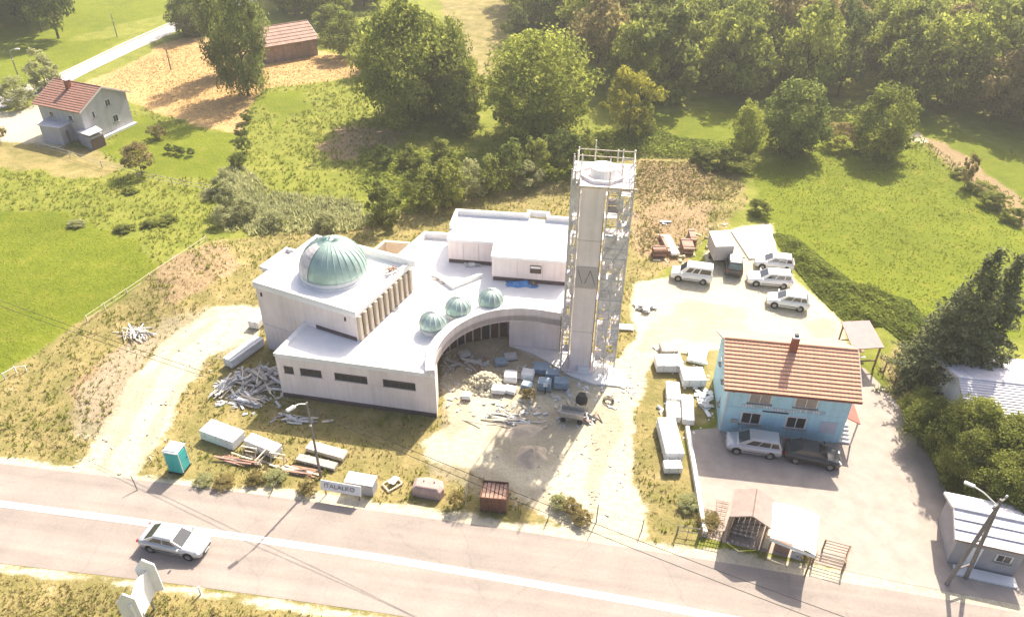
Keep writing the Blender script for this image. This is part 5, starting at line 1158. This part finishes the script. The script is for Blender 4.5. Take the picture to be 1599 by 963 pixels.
# A-frame power pole in the corner
f0, f1 = G(1478, 912), G(1508, 902); tp_ = zat(((f0[0]+f1[0])/2, (f0[1]+f1[1])/2), 790); mx_ = ((f0[0]+f1[0])/2, (f0[1]+f1[1])/2)
ap_ = thing('power_pole', 'leaning double-legged power pole with lamp arm beside the roadside shed', 'power pole', (mx_[0], mx_[1], 0))
for f in (f0, f1): MB().tube((f[0]-mx_[0], f[1]-mx_[1], -.1), (0, 0, tp_), .15, .11, n=8).build('leg', M['pole'], ap_)
MB().tube((0, 0, tp_-.1), (0, 0, tp_+.6), .11, n=8).build('top', M['pole'], ap_)
for z in (1.6, 4.2): MB().box((0, 0, z), (math.dist(f0, f1)*(1-z/tp_)+.2, .1, .12), yaw(f0, f1)).build('cross_tie', M['pole'], ap_)
cr_ = MB().box((0, 0, tp_+.3), (1.6, .1, .1), .6).build('cross_arm', M['pole'], ap_)
for s in (-.7, 0, .7): MB().lathe((s*math.cos(.6), s*math.sin(.6), tp_+.35), [(.05, 0), (.08, .06), (.05, .12), (.07, .18), (.02, .22)], 8).build('insulator', M['lampw'], cr_)
MB().path([(0, 0, tp_), (-.8, .5, tp_+.6), (-1.3, .9, tp_+.75)], .045, 6).build('lamp_arm', M['lampw'], ap_)
MB().box((-1.5, 1.05, tp_+.76), (.6, .26, .14), R(145)).build('lamp_head', M['lampw'], ap_, bevel=.03)
def wire(label, a, b, sag, n=24, r_=.02):
    pts = [(a[0]+(b[0]-a[0])*i/n, a[1]+(b[1]-a[1])*i/n, a[2]+(b[2]-a[2])*i/n-sag*4*(i/n)*(1-i/n)) for i in range(n+1)]
    o = MB().path(pts, r_, 5).build('overhead_wire', M['cable']); tag(o, label, 'wire', 'overhead wires on the lamp post'); return o
e1 = P(1325, 985, 7.2); e2 = P(1372, 982, 7.2)
wire('overhead wire running from the lamp post across the road, lower strand', (lg[0], lg[1], h_l-.75), tuple(e1), .5)
wire('overhead wire running from the lamp post across the road, upper strand', (lg[0], lg[1], h_l-.35), tuple(e2), .45)
wire('overhead wire running from the lamp post over the dirt track, lower strand', (lg[0], lg[1], h_l-.75), (-72, 66, 7.0), .7)
wire('overhead wire running from the lamp post over the dirt track, upper strand', (lg[0], lg[1], h_l-.35), (-72.2, 66.6, 7.4), .7)
# ------------------------------------------------------------------ foliage
def leaf_mat(name, dark, light, trans=.55, hue=.0):
    m = bpy.data.materials.new(name); m.use_nodes = True; t = m.node_tree; t.nodes.remove(t.nodes['Principled BSDF']); out = t.nodes['Material Output']
    a = nd(t, 'ShaderNodeAttribute'); a.attribute_name = 'tint'; oi = nd(t, 'ShaderNodeObjectInfo')
    ad = nd(t, 'ShaderNodeMath', operation='MULTIPLY_ADD'); t.links.new(oi.outputs['Random'], ad.inputs[0]); ad.inputs[1].default_value = .45; t.links.new(a.outputs['Fac'], ad.inputs[2])
    sb = nd(t, 'ShaderNodeMath', operation='SUBTRACT'); t.links.new(ad.outputs[0], sb.inputs[0]); sb.inputs[1].default_value = .22
    cr = nd(t, 'ShaderNodeValToRGB'); e = cr.color_ramp.elements; e[0].color = (*dark, 1); e[1].color = (*light, 1); t.links.new(sb.outputs[0], cr.inputs[0])
    d = nd(t, 'ShaderNodeBsdfDiffuse'); tr = nd(t, 'ShaderNodeBsdfTranslucent'); mx = nd(t, 'ShaderNodeMixShader'); mx.inputs[0].default_value = trans
    t.links.new(cr.outputs[0], d.inputs[0]); t.links.new(cr.outputs[0], tr.inputs[0]); t.links.new(d.outputs[0], mx.inputs[1]); t.links.new(tr.outputs[0], mx.inputs[2]); t.links.new(mx.outputs[0], out.inputs[0])
    return m
LM = dict(
 forest=leaf_mat('forest_leaf', (0.12, 0.155, 0.035), (0.45, 0.48, 0.095)),
 dark=leaf_mat('dark_leaf', (0.085, 0.115, 0.035), (0.25, 0.29, 0.07)),
 spruce=leaf_mat('spruce_needle', (.09, .105, .055), (.24, .26, .12), .15),
 yellow=leaf_mat('yellow_leaf', (0.240, 0.240, 0.045), (0.540, 0.495, 0.075), .45),
 bush=leaf_mat('bush_leaf', (0.15, 0.18, 0.05), (0.4, 0.42, 0.1)),
 grey=leaf_mat('willow_leaf', (0.32, 0.335, 0.16), (0.5, 0.5, 0.25)),
 olive=leaf_mat('olive_leaf', (0.2, 0.17, 0.07), (0.44, 0.36, 0.15)),
 cover=leaf_mat('vine_leaf', (0.17, 0.215, 0.05), (0.44, 0.48, 0.1)),
 drygrass=leaf_mat('dry_grass', (0.2, 0.175, 0.07), (0.44, 0.36, 0.17), .3),
 greengrass=leaf_mat('green_grass', (0.2, 0.23, 0.04), (0.37, 0.385, 0.085), .35),
 meadow=leaf_mat('meadow_grass', (0.19, 0.23, 0.028), (0.31, 0.345, 0.045), .4),
 straw=leaf_mat('straw', (0.5, 0.34, 0.16), (0.7, 0.5, 0.26), .25),
)
def quads(c, n, size, tint, r_, aspect=1.6):
    """leaf faces: centre, normal and size arrays to vertices, faces, tint"""
    k = len(c); n = n/np.linalg.norm(n, axis=1)[:, None]
    a = r_.normal(size=(k, 3)); u = np.cross(n, a); u /= np.linalg.norm(u, axis=1)[:, None]+1e-9; v = np.cross(n, u)
    s = size[:, None]; V = np.stack([c-u*s*aspect*.5, c+v*s*.42, c+u*s*aspect*.5, c-v*s*.42], 1).reshape(-1, 3)
    Fc = np.arange(4*k).reshape(-1, 4); return V, Fc, np.repeat(tint, 4)
def crown_round(seed, n_clump=46, per=95, leaf=.034, shape=(1, 1, 1), low=.16, col=0.0):
    """crown in unit size: radius about .5, height 1, made of leaf clumps with gaps between"""
    r_ = np.random.default_rng(seed); C_, N_, S_, T_ = [], [], [], []
    for i in range(n_clump):
        while True:
            p = r_.uniform(-1, 1, 3)
            if np.linalg.norm(p) < 1: break
        d = np.linalg.norm(p); p = p/d*(d**.45) if d > .05 else p
        z = low+(1-low)*(.5+.46*p[2]); wz = (1.0-.55*max(0, (p[2]-.1))**1.5)*(1-col)+col/max(.35, math.sqrt(max(.02, 1-p[2]**2)))**.7
        q = np.array([p[0]*.40*wz*(1+.18*r_.normal()), p[1]*.40*wz*(1+.18*r_.normal()), z*(1+.05*r_.normal())])
        if r_.random() < .16: q = q*np.array([1.22, 1.22, 1.03])
        cr = r_.uniform(.05, .16); tb = np.clip(.5+.22*r_.normal(), .05, .95)
        dv = r_.normal(size=(per, 3)); dv /= np.linalg.norm(dv, axis=1)[:, None]; rad = cr*(.55+.5*r_.random(per))
        c = q+dv*rad[:, None]*np.array([1.15, 1.15, .85]); C_.append(c); N_.append(dv*.8+r_.normal(size=(per, 3))*.55+np.array([0, 0, .45])); S_.append(leaf*r_.uniform(.6, 1.35, per)); T_.append(np.clip(tb+.13*r_.normal(size=per), 0, 1))
    c = np.concatenate(C_)*np.array(shape); return quads(c, np.concatenate(N_), np.concatenate(S_), np.concatenate(T_), r_)
def crown_spruce(seed, whorls=30, per=12, leaf=.0135):
    r_ = np.random.default_rng(seed); C_, N_, S_, T_ = [], [], [], []
    for w_ in range(whorls):
        f = w_/(whorls-1); z = .07+.92*f; R_ = (.5*(1-f)**.9+.008)*r_.uniform(.72, 1.15)
        for b in range(max(4, int(per*(1-f*.55)))):
            a = r_.random()*2*math.pi; L_ = R_*r_.uniform(.7, 1.12); m_ = int(18+130*L_); t = r_.random(m_)**.8
            droop = -.10*(t**1.2)*(1-f*.4)+.05*(t**3); w2 = (.045*(1-t)+.012)*r_.normal(size=m_)
            x = math.cos(a)*t*L_-math.sin(a)*w2; y = math.sin(a)*t*L_+math.cos(a)*w2; zz = z+droop+.008*r_.normal(size=m_)
            C_.append(np.stack([x, y, zz], 1)); N_.append(np.stack([.5*r_.normal(size=m_), .5*r_.normal(size=m_), np.ones(m_)], 1)); S_.append(leaf*r_.uniform(.7, 1.5, m_)); T_.append(np.clip(.5+.25*r_.normal()+.15*r_.normal(size=m_), 0, 1))
    return quads(np.concatenate(C_), np.concatenate(N_), np.concatenate(S_), np.concatenate(T_), r_, 2.6)
CR = {}
def crown_mesh(key, gen, m):
    V, Fc, T_ = gen; CR[key] = mesh_np('crown_'+key, V, Fc, m, T_); return CR[key]
for k in range(6): crown_mesh('forest%d' % k, crown_round(100+k, 64, 80, .036, (1, 1, 1), .05), LM['forest'])
for k in range(3): crown_mesh('dark%d' % k, crown_round(140+k, 46, 85, .040), LM['dark'])
for k in range(3): crown_mesh('big%d' % k, crown_round(160+k, 170, 105, .024, (1, 1, 1), -.02, .25), LM['forest'])
crown_mesh('column', crown_round(171, 150, 110, .022, (1, 1, 1), -.02, .75), LM['dark'])
for k in range(3): crown_mesh('full%d' % k, crown_round(175+k, 120, 100, .028, (1, 1, 1), -.03, .3), LM[('dark', 'forest', 'forest')[k]])
for k in range(3): crown_mesh('bush%d' % k, crown_round(180+k, 46, 90, .045, (1, 1, 1), -.02), LM['bush'])
crown_mesh('hedge0', crown_round(191, 120, 150, .022, (1, 1, 1), -.05), LM['bush'])
for k in range(2): crown_mesh('grey%d' % k, crown_round(195+k, 46, 90, .04, (1, 1, 1), -.05), LM['grey'])
crown_mesh('yellow', crown_round(200, 40, 90, .04), LM['yellow'])
for k in range(2): crown_mesh('olive%d' % k, crown_round(203+k, 44, 80, .04), LM['olive'])
for k in range(2): crown_mesh('spruce%d' % k, crown_spruce(210+k), LM['spruce'])
def trunk_mesh(seed, h=.6):
    r_ = random.Random(seed); b = MB(); b.tube((0, 0, -.02), (0.01, 0, h*.55), .028, .020, 7); b.tube((0.01, 0, h*.55), (0, .02, h*1.25), .020, .006, 6)
    for k in range(7):
        z = h*(.45+.1*k); a = r_.random()*6.28; L_ = .20+.1*r_.random(); b.tube((.005, 0, z), (math.cos(a)*L_, math.sin(a)*L_, z+.14), .011, .003, 5)
    o = b.build('trunk', M['bark']); me = o.data; bpy.data.objects.remove(o); return me
TRK = [trunk_mesh(k) for k in range(3)]
TRK_SP = None
def tree(name, label, cat, xy, h, w, key, group=None, trunk=True, rz=None, wd=None):
    t = thing(name, label, cat, (xy[0], xy[1], 0), random.random()*6.28 if rz is None else rz, group)
    c = bpy.data.objects.new('crown', CR[key]); C.objects.link(c); c.parent = t; c.scale = (w*1.06, (wd or w)*1.06, h)
    if trunk:
        k = bpy.data.objects.new('trunk', random.choice(TRK)); C.objects.link(k); k.parent = t; s_ = max(.5, min(w, h*.6)); k.scale = (s_, s_, h*.72)
    return t
def tpx(name, label, cat, base, top, wpx, key, **kw):
    """tree whose foot, top and crown width are read in the survey photograph"""
    g = G(*base); h = zat(g, top); p = P(*base); dep = (p-CAM)@fw; return tree(name, label, cat, g, h*.98, wpx*dep/F, key, **kw)
# single trees and bushes
tpx('poplar', 'tall dense dark green tree with drooping crown in the straw field', 'tree', (388, 150), -45, 84, 'column')
tpx('poplar', 'second tall tree touching the dense dark one from behind', 'tree', (352, 118), -50, 56, 'column')
tpx('round_tree', 'dark rounded tree at the bend of the far road', 'tree', (300, 56), -16, 66, 'full0')
tpx('round_tree', 'pale green tree between the road bend and the dark tall trees', 'tree', (325, 45), -15, 40, 'forest1')
tpx('broad_tree', 'very broad green tree beside the straw field', 'tree', (640, 185), -6, 150, 'big0')
tpx('broad_tree', 'broad olive tree joined to the right of the broadest one', 'tree', (700, 178), 30, 90, 'big1')
tpx('broad_tree', 'huge dome shaped tree in front of the wood', 'tree', (838, 205), 48, 160, 'big2')
tpx('small_tree', 'slender bright green tree between the two big crowns', 'tree', (728, 195), 92, 66, 'full1')
tpx('small_tree', 'bushy sapling at the shaded foot between the big crowns', 'bush', (722, 210), 165, 50, 'bush1', trunk=False)
tpx('dark_shrub', 'narrow dark shrub at the edge of the mown strip', 'bush', (805, 70), 10, 40, 'dark1')
tpx('yellow_tree', 'yellow green tree in front of the dark wood behind the minaret', 'tree', (980, 212), 100, 80, 'yellow')
tpx('small_tree', 'olive sapling beside the yellow green tree', 'tree', (1005, 210), 155, 40, 'bush2')
tpx('field_tree', 'tall full tree standing alone at the rear of the right meadow', 'tree', (1232, 238), 122, 104, 'full0')
tpx('field_tree', 'smaller slim tree on the left of the full meadow tree', 'tree', (1160, 244), 158, 52, 'full1')
tpx('field_tree', 'round crowned tree near the far track fence', 'tree', (1368, 242), 138, 92, 'full2')
tpx('field_tree', 'low scrub bush between the two meadow trees', 'bush', (1310, 228), 190, 60, 'olive0', trunk=False)
tpx('pollard', 'small pollarded tree on the far track fence line', 'tree', (1506, 290), 240, 24, 'olive1')
tpx('orchard_tree', 'small bare orchard tree in the rough field below the farmhouse', 'tree', (222, 272), 222, 50, 'olive0')
tpx('orchard_tree', 'reddish shrub on the farmhouse lawn', 'bush', (247, 216), 196, 30, 'olive1', trunk=False)
tpx('round_tree', 'grey green tree behind the farmhouse roof', 'tree', (74, 140), 78, 50, 'grey0')
tpx('round_tree', 'low grey green tree left of the farmhouse', 'tree', (30, 168), 122, 52, 'grey1')
tpx('round_tree', 'small olive tree at the edge of the farmhouse yard', 'tree', (2, 222), 192, 24, 'olive0')
for i, (x, y, tp2, w_, ky) in enumerate(((600, 266, 226, 32, 'dark0'), (632, 268, 242, 26, 'bush1'), (600, 348, 285, 62, 'bush2'), (668, 325, 262, 60, 'bush0'), (700, 318, 246, 60, 'bush1'), (735, 305, 250, 50, 'grey0'), (655, 290, 240, 44, 'bush2'), (765, 300, 245, 50, 'bush0'), (800, 285, 220, 56, 'dark1'), (838, 278, 212, 52, 'bush1'), (880, 274, 205, 62, 'dark2'), (915, 262, 208, 50, 'bush2'), (822, 292, 252, 50, 'grey1'), (640, 262, 226, 30, 'bush0'), (690, 250, 215, 40, 'bush1'))):
    tpx('hedgerow_bush', ['dark rounded bush alone in the rough meadow', 'small bush beside the dark rounded meadow bush', 'full green bush on the dry bank behind the domed hall', 'large bush starting the hedgerow behind the mosque', 'bright bush in the hedgerow above the rear storey', 'pale bush in the middle of the hedgerow', 'low bush behind the start of the hedgerow', 'green bush where the hedgerow thickens', 'dark bush under the huge dome shaped tree', 'leafy bush left of the minaret top', 'dark bush directly left of the minaret top', 'bush behind the minaret top railing', 'silvery bush in front of the dark hedgerow end', 'little bush in the rough meadow', 'tufted bush below the slender tree'][i], 'bush', (x, y), tp2, w_, ky, trunk=False, group='hedgerow bushes')
for i, (x, y, tp2, w_) in enumerate(((362, 328, 284, 46), (352, 300, 264, 36), (384, 342, 310, 42), (430, 352, 330, 40), (510, 355, 332, 40), (352, 350, 322, 36))):
    tpx('willow_bush', 'grey green willow bush in the thicket behind the domed hall', 'bush', (x, y), tp2, w_, 'grey%d' % (i % 2), trunk=False, group='grey willow thicket')
for i, (x, y, tp2, w_) in enumerate(((378, 215, 195, 22), (383, 238, 214, 26), (374, 262, 240, 26), (388, 190, 172, 22))):
    tpx('boundary_bush', 'small dark bush on the strip between straw field and meadow', 'bush', (x, y), tp2, w_, 'dark%d' % (i % 3), trunk=False, group='boundary bushes')
for i, (x, y) in enumerate(((265, 238), (275, 240), (285, 242), (299, 244))): tpx('garden_shrub', 'low dark shrub in the row on the farmhouse lawn', 'bush', (x, y), y-13, 13, 'dark%d' % (i % 3), trunk=False, group='lawn shrubs')
for i, (x, y, w_) in enumerate(((120, 352, 24), (195, 360, 26), (232, 352, 24), (330, 305, 34), (262, 345, 30), (205, 300, 22))): tpx('meadow_weed', 'low weedy clump in the rough field above the bright meadow', 'weeds', (x, y), y-8, w_*1.2, ('grey0', 'bush1', 'bush2')[i % 3], trunk=False, group='weed clumps in the rough field')
for i, (x, y, w_, tp2) in enumerate(((1530, 300, 40, 285), (1550, 322, 44, 300), (1580, 345, 40, 325), (1500, 275, 30, 262), (1185, 335, 40, 312), (1120, 262, 60, 232), (1150, 268, 46, 240), (1095, 252, 46, 232))): tpx('bramble', ['bramble clump along the far fence', 'thick bramble below the far fence', 'bramble at the end of the far fence', 'little bramble by the far fence posts', 'dark bramble clump at the parking edge', 'leafy bramble right of the minaret top', 'bramble at the foot of the slim field tree', 'low bramble behind the brown waste ground'][i], 'bramble', (x, y), tp2, w_, 'bush%d' % (i % 3), trunk=False)
for i, (x, y, w_, tp2) in enumerate(((712, 790, 28, 768), (872, 790, 30, 776), (890, 796, 34, 782), (908, 812, 36, 800), (430, 748, 34, 736), (400, 752, 30, 742), (352, 756, 36, 747), (320, 752, 30, 743), (480, 768, 34, 758), (1105, 818, 40, 806), (1075, 790, 36, 778), (1255, 868, 30, 860), (824, 622, 24, 608))): tpx('verge_weed', 'dry weed clump on the roadside verge', 'weeds', (x, y), tp2, w_, ['olive0', 'grey1', 'olive1'][i % 3], trunk=False, group='verge weeds')
# spruces and the hedge on the right
g = G(1462, 618); tree('spruce', 'tall dark spruce leaning over the white house roof', 'spruce', g, zat(g, 385), 10.0, 'spruce0')
g = G(1500, 610); tree('spruce', 'second dark spruce behind the tall one', 'spruce', g, zat(g, 395), 9.0, 'spruce1')
g = G(1445, 590); tree('spruce', 'lower spruce with spreading boughs beside the field fence', 'spruce', g, zat(g, 450), 8.0, 'spruce0', rz=2.2)
for i, (x, y, tp2, w_) in enumerate(((1448, 690, 628, 96), (1500, 722, 630, 116), (1555, 748, 655, 116), (1598, 790, 680, 116), (1540, 790, 712, 96), (1490, 754, 676, 80), (1640, 760, 655, 130), (1585, 822, 742, 80), (1430, 655, 612, 60))): tpx('hedge_bush', 'feathery green bush in the tall hedge beside the yard', 'bush', (x, y), tp2, w_, 'hedge0', trunk=False, group='tall yard hedge')
# woods
def wood(pg, step, keys, hr, wr, name, label, group, seed, jitter=.38):
    r_ = random.Random(seed); q_ = np.array([G(*p) for p in pg]); lo, hi = q_.min(0), q_.max(0); y = lo[1]; row = 0; n = 0
    while y < hi[1]:
        x = lo[0]+(step/2 if row % 2 else 0)
        while x < hi[0]:
            px2 = x+r_.uniform(-jitter, jitter)*step; py2 = y+r_.uniform(-jitter, jitter)*step
            if sdist(np.array([px2]), np.array([py2]), q_)[0] > 0:
                h = r_.uniform(*hr); random.seed(seed*1000+n); ky = r_.choice(keys); edge = sdist(np.array([px2]), np.array([py2]), q_)[0] < 5.5
                lk = {'o': 'brownish olive ', 'd': 'dark green ', 'b': 'light green '}.get(ky[0], ('tall leafy ' if h > sum(hr)/2 else 'shorter leafy '))
                tree(name, lk+label+(', at its edge' if edge else ', deep inside'), 'tree', (px2, py2), h, h*r_.uniform(*wr), ky, group); n += 1
            x += step
        y += step*.87; row += 1
    return n
FK = ['forest%d' % k for k in range(6)]+['forest0', 'olive0', 'dark0', 'bush1']
n1 = wood([(930, 150), (1010, 155), (1100, 158), (1180, 152), (1300, 160), (1420, 168), (1500, 185), (1640, 225), (1720, 150), (1640, 40), (1440, 12), (1380, -30), (830, -40), (800, 30), (860, 60)], 7.3, FK, (10.5, 16), (.62, .85), 'forest_tree', 'tree in the dense wood behind the meadow', 'trees of the dense wood', 5)
n2 = wood([(-120, 50), (95, 62), (100, -10), (-120, -30)], 5.5, ['dark0', 'dark1', 'dark2', 'forest3'], (12, 16), (.42, .6), 'grove_tree', 'tree in the grove above the far road', 'trees of the dark grove', 6)
n3 = wood([(425, 22), (470, 38), (560, 40), (600, 10), (600, -40), (425, -40)], 6.0, ['dark0', 'forest1', 'dark2', 'forest4'], (8, 12), (.6, .8), 'orchard_wood_tree', 'tree in the grove behind the old barn', 'trees behind the barn', 7)
tpx('forest_tree', 'tree with rusty brown crown at the right end of the wood', 'tree', (1545, 190), 78, 92, 'olive1')
tpx('forest_tree', 'dark round bush in the brown field behind the wood', 'tree', (1575, 22), 0, 46, 'dark1')
for k, (x, y, tp2, w_) in enumerate(((545, 88, 20, 70), (590, 108, 30, 60), (520, 60, 5, 60))): tpx('broad_tree', ['tree shading the right end of the barn', 'tree between the barn and the broadest tree', 'tree behind the barn ridge'][k], 'tree', (x, y), tp2, w_, 'forest%d' % k)
print('trees', n1, n2, n3)

# ------------------------------------------------------------------ grass and ground cover (uncountable)
def clear_mask(x, y):
    ok = np.ones(len(x), bool)
    for pg in KEEP: ok &= sdist(x, y, pg) < -.15
    return ok
road_pg = np.array([G(*p) for p in top_e]+[G(*p) for p in bot_e[::-1]])
yard_pg = np.array([G(*p) for p in [(1070, 672), (1098, 838), (1290, 884), (1700, 960), (1700, 860), (1560, 830), (1480, 770), (1425, 660), (1350, 575), (1310, 560), (1290, 640), (1125, 640)]])
far_pg = np.array([G(*p) for p in [(-60, 175), (0, 150), (85, 122), (200, 67), (270, 36), (420, -15), (425, -8), (280, 47), (140, 112), (0, 170), (-60, 200)]])
house_pg = np.array([rot2((22.15+sx*4.8, 48.5+sy*3.4), (22.15, 48.5), HA) for sx, sy in ((-1, -1), (1, -1), (1, 1), (-1, 1))])
KEEP = [road_pg, yard_pg, far_pg, house_pg, np.array(full), np.array(blk), np.array(bb), np.array(pad)]
def tufts(name, label_zone, N, box_px, cond, size, m, seed, blades=5, lean=.5):
    r_ = np.random.default_rng(seed); q_ = np.array([G(*p) for p in box_px]); lo, hi = q_.min(0), q_.max(0)
    x = r_.uniform(lo[0], hi[0], N); y = r_.uniform(lo[1], hi[1], N); ins = sdist(x, y, q_) > 3.0*r_.random(N)**1.5; x, y = x[ins], y[ins]
    w = weights(x, y); keep = cond(w, r_.random(len(x)), fbm(x, y, 2.5)) & clear_mask(x, y); x, y = x[keep], y[keep]; k = len(x)
    z = hgt(x, y); pn = fbm(x, y, 6.0); s = r_.uniform(*size, k)*(.7+.7*fbm(x, y, 1.5)); V = []; T_ = []
    tb = np.clip(.55+(pn-.5)*1.1+.08*r_.normal(size=k), 0, 1)
    for b in range(blades):
        a = r_.random(k)*6.283; l = r_.uniform(.2, 1, k)*lean*s; hgt_ = s*r_.uniform(.6, 1.1, k); wdt = s*r_.uniform(.10, .22, k); ox = r_.normal(size=k)*s*.22; oy = r_.normal(size=k)*s*.22
        dx, dy = np.cos(a), np.sin(a); c = np.stack([x+ox, y+oy, z-.02], 1)
        p0 = c+np.stack([-dy*wdt, dx*wdt, np.zeros(k)], 1); p1 = c-np.stack([-dy*wdt, dx*wdt, np.zeros(k)], 1); p2 = c+np.stack([dx*l, dy*l, hgt_], 1)
        V.append(np.stack([p0, p1, p2], 1)); T_.append(np.repeat(np.clip(tb+.1*r_.normal(size=k), 0, 1), 3))
    V = np.concatenate(V).reshape(-1, 3); me = mesh_np(name, V, np.arange(len(V)).reshape(-1, 3), LM[m], np.concatenate(T_)); o = bpy.data.objects.new(name, me); C.objects.link(o); tag(o, label_zone, 'grass'); o['kind'] = 'stuff'; return k
site = [(-250, 640), (0, 570), (330, 365), (640, 310), (900, 265), (1165, 240), (1180, 340), (1020, 440), (1010, 620), (1130, 860), (0, 735), (-250, 690)]
print('tufts', tufts('dry_grass', 'dry yellow grass round the building site', 52000, site, lambda w, u, f: (w['dry'] > .5) & (w['gravel'] < .3) & (u < .25+1.1*f) & (w['brown']*u < .5), (.09, .24), 'drygrass', 31),
 tufts('green_weeds', 'green weeds scattered through the dry grass', 16000, site, lambda w, u, f: (w['dry'] > .5) & (w['gravel'] < .25) & (f > .47), (.15, .42), 'greengrass', 32),
 tufts('verge_grass', 'dry verge grass along the near side of the road', 9000, [(-150, 880), (0, 892), (300, 928), (620, 972), (620, 1040), (-150, 1040)], lambda w, u, f: (w['gravel'] < .3), (.1, .26), 'drygrass', 33),
 tufts('verge_weeds', 'green patches in the near road verge', 4000, [(-150, 880), (0, 892), (300, 928), (620, 972), (620, 1040), (-150, 1040)], lambda w, u, f: (w['gravel'] < .3) & (f > .5), (.1, .26), 'greengrass', 37),
 tufts('rough_grass', 'rough green grass of the uncut fields', 70000, [(-60, 230), (400, 130), (560, 120), (760, 200), (1000, 190), (1180, 160), (1440, 180), (1640, 260), (1640, 520), (1440, 560), (1210, 380), (1165, 250), (900, 280), (640, 320), (330, 380), (0, 585), (-100, 640)], lambda w, u, f: (w['dry'] < .6) & (w['gravel'] < .3) & (w['straw'] < .4) & (w['meadow'] < .5) & (u < .1+.9*f), (.18, .45), 'greengrass', 34),
 tufts('meadow_grass', 'short bright meadow grass', 40000, [(-200, 300), (110, 330), (345, 375), (135, 500), (0, 590), (-200, 640)]+[(-201, 639)], lambda w, u, f: (w['meadow'] > .5), (.05, .12), 'meadow', 35),
 tufts('meadow_grass', 'long bright grass of the right-hand meadow', 26000, [(1165, 262), (1250, 236), (1430, 225), (1640, 370), (1640, 540), (1420, 520), (1215, 372)], lambda w, u, f: (w['meadow'] > .3) & (u < .9*f), (.1, .22), 'meadow', 36),
 tufts('stubble', 'dry stubble of the straw field', 16000, [(130, 132), (258, 68), (566, 90), (560, 120), (395, 150), (372, 205), (200, 160)], lambda w, u, f: (w['straw'] > .5), (.1, .25), 'straw', 38))
def cover(name, label, px_pg, N, hmax, m, seed, leaf=(.12, .3)):
    r_ = np.random.default_rng(seed); q_ = np.array([G(*p) for p in px_pg]); lo, hi = q_.min(0), q_.max(0)
    x = r_.uniform(lo[0], hi[0], N); y = r_.uniform(lo[1], hi[1], N); s = sdist(x, y, q_); ins = (s > 0) & clear_mask(x, y); x, y, s = x[ins], y[ins], s[ins]
    top = hmax*np.clip(s/1.5, .15, 1)*(.25+1.3*fbm(x, y, 2.2)**1.3); z = top*r_.uniform(.35, 1, len(x)); nrm_ = np.stack([.7*r_.normal(size=len(x)), .7*r_.normal(size=len(x)), np.ones(len(x))], 1)
    V, Fc, T_ = quads(np.stack([x, y, z], 1), nrm_, r_.uniform(*leaf, len(x)), np.clip(.45+.9*(fbm(x, y, 1.6)-.5)+.13*r_.normal(size=len(x)), 0, 1), r_, 1.3)
    o = bpy.data.objects.new(name, mesh_np(name, V, Fc, LM[m], T_)); C.objects.link(o); tag(o, label, 'ground cover'); o['kind'] = 'stuff'
cover('vine_cover', 'dense leafy vine ground cover along the parking edge', [(1205, 365), (1225, 400), (1270, 455), (1310, 495), (1330, 510), (1380, 510), (1440, 560), (1470, 520), (1420, 470), (1330, 440), (1240, 370)], 46000, 1.1, 'cover', 41)
cover('weed_cover', 'tall weeds in the rough ground below the hedgerow', [(560, 230), (640, 235), (760, 240), (900, 262), (890, 280), (760, 302), (640, 335), (600, 320), (560, 290)], 16000, .7, 'cover', 42, (.2, .45))
tufts('reed_bed', 'feathery grey green reeds round the willow thicket', 14000, [(340, 262), (382, 258), (425, 300), (560, 312), (605, 345), (545, 364), (400, 370), (338, 360)], lambda w, u, f: u < 1.3*f-.22, (.3, .85), 'grey', 43, 7, .6)
cover('weed_cover', 'brown weeds on the waste ground behind the minaret', [(990, 250), (1100, 255), (1160, 290), (1130, 345), (1070, 350), (1000, 400), (990, 330)], 7000, .6, 'drygrass', 44, (.15, .35))
cover('weed_cover', 'green weeds along the mown edge before the wood', [(880, 215), (1010, 195), (1060, 215), (1160, 225), (1150, 250), (1000, 248), (900, 262)], 12000, .9, 'cover', 45, (.2, .4))
cover('spoil_weeds', 'dry weeds on the spoil mounds beside the meadow rail', [(255, 450), (330, 390), (375, 395), (370, 440), (320, 470), (260, 500), (200, 520)], 9000, .5, 'drygrass', 46, (.12, .3))

# ------------------------------------------------------------------ air
hb = MB().box((20, 120, 24.0), (700, 620, 50.0)); hz = hb.build('haze', bpy.data.materials.new('haze_air')); kind(hz, 'stuff'); tag(hz, 'thin bright summer haze hanging over the valley', 'haze')
hm = hz.data.materials[0]; hm.use_nodes = True; t = hm.node_tree; t.nodes.remove(t.nodes['Principled BSDF']); pvn = nd(t, 'ShaderNodeVolumePrincipled')
pvn.inputs['Color'].default_value = (.93, .92, .86, 1); pvn.inputs['Density'].default_value = .0005; pvn.inputs['Anisotropy'].default_value = .3
t.links.new(pvn.outputs[0], t.nodes['Material Output'].inputs['Volume'])
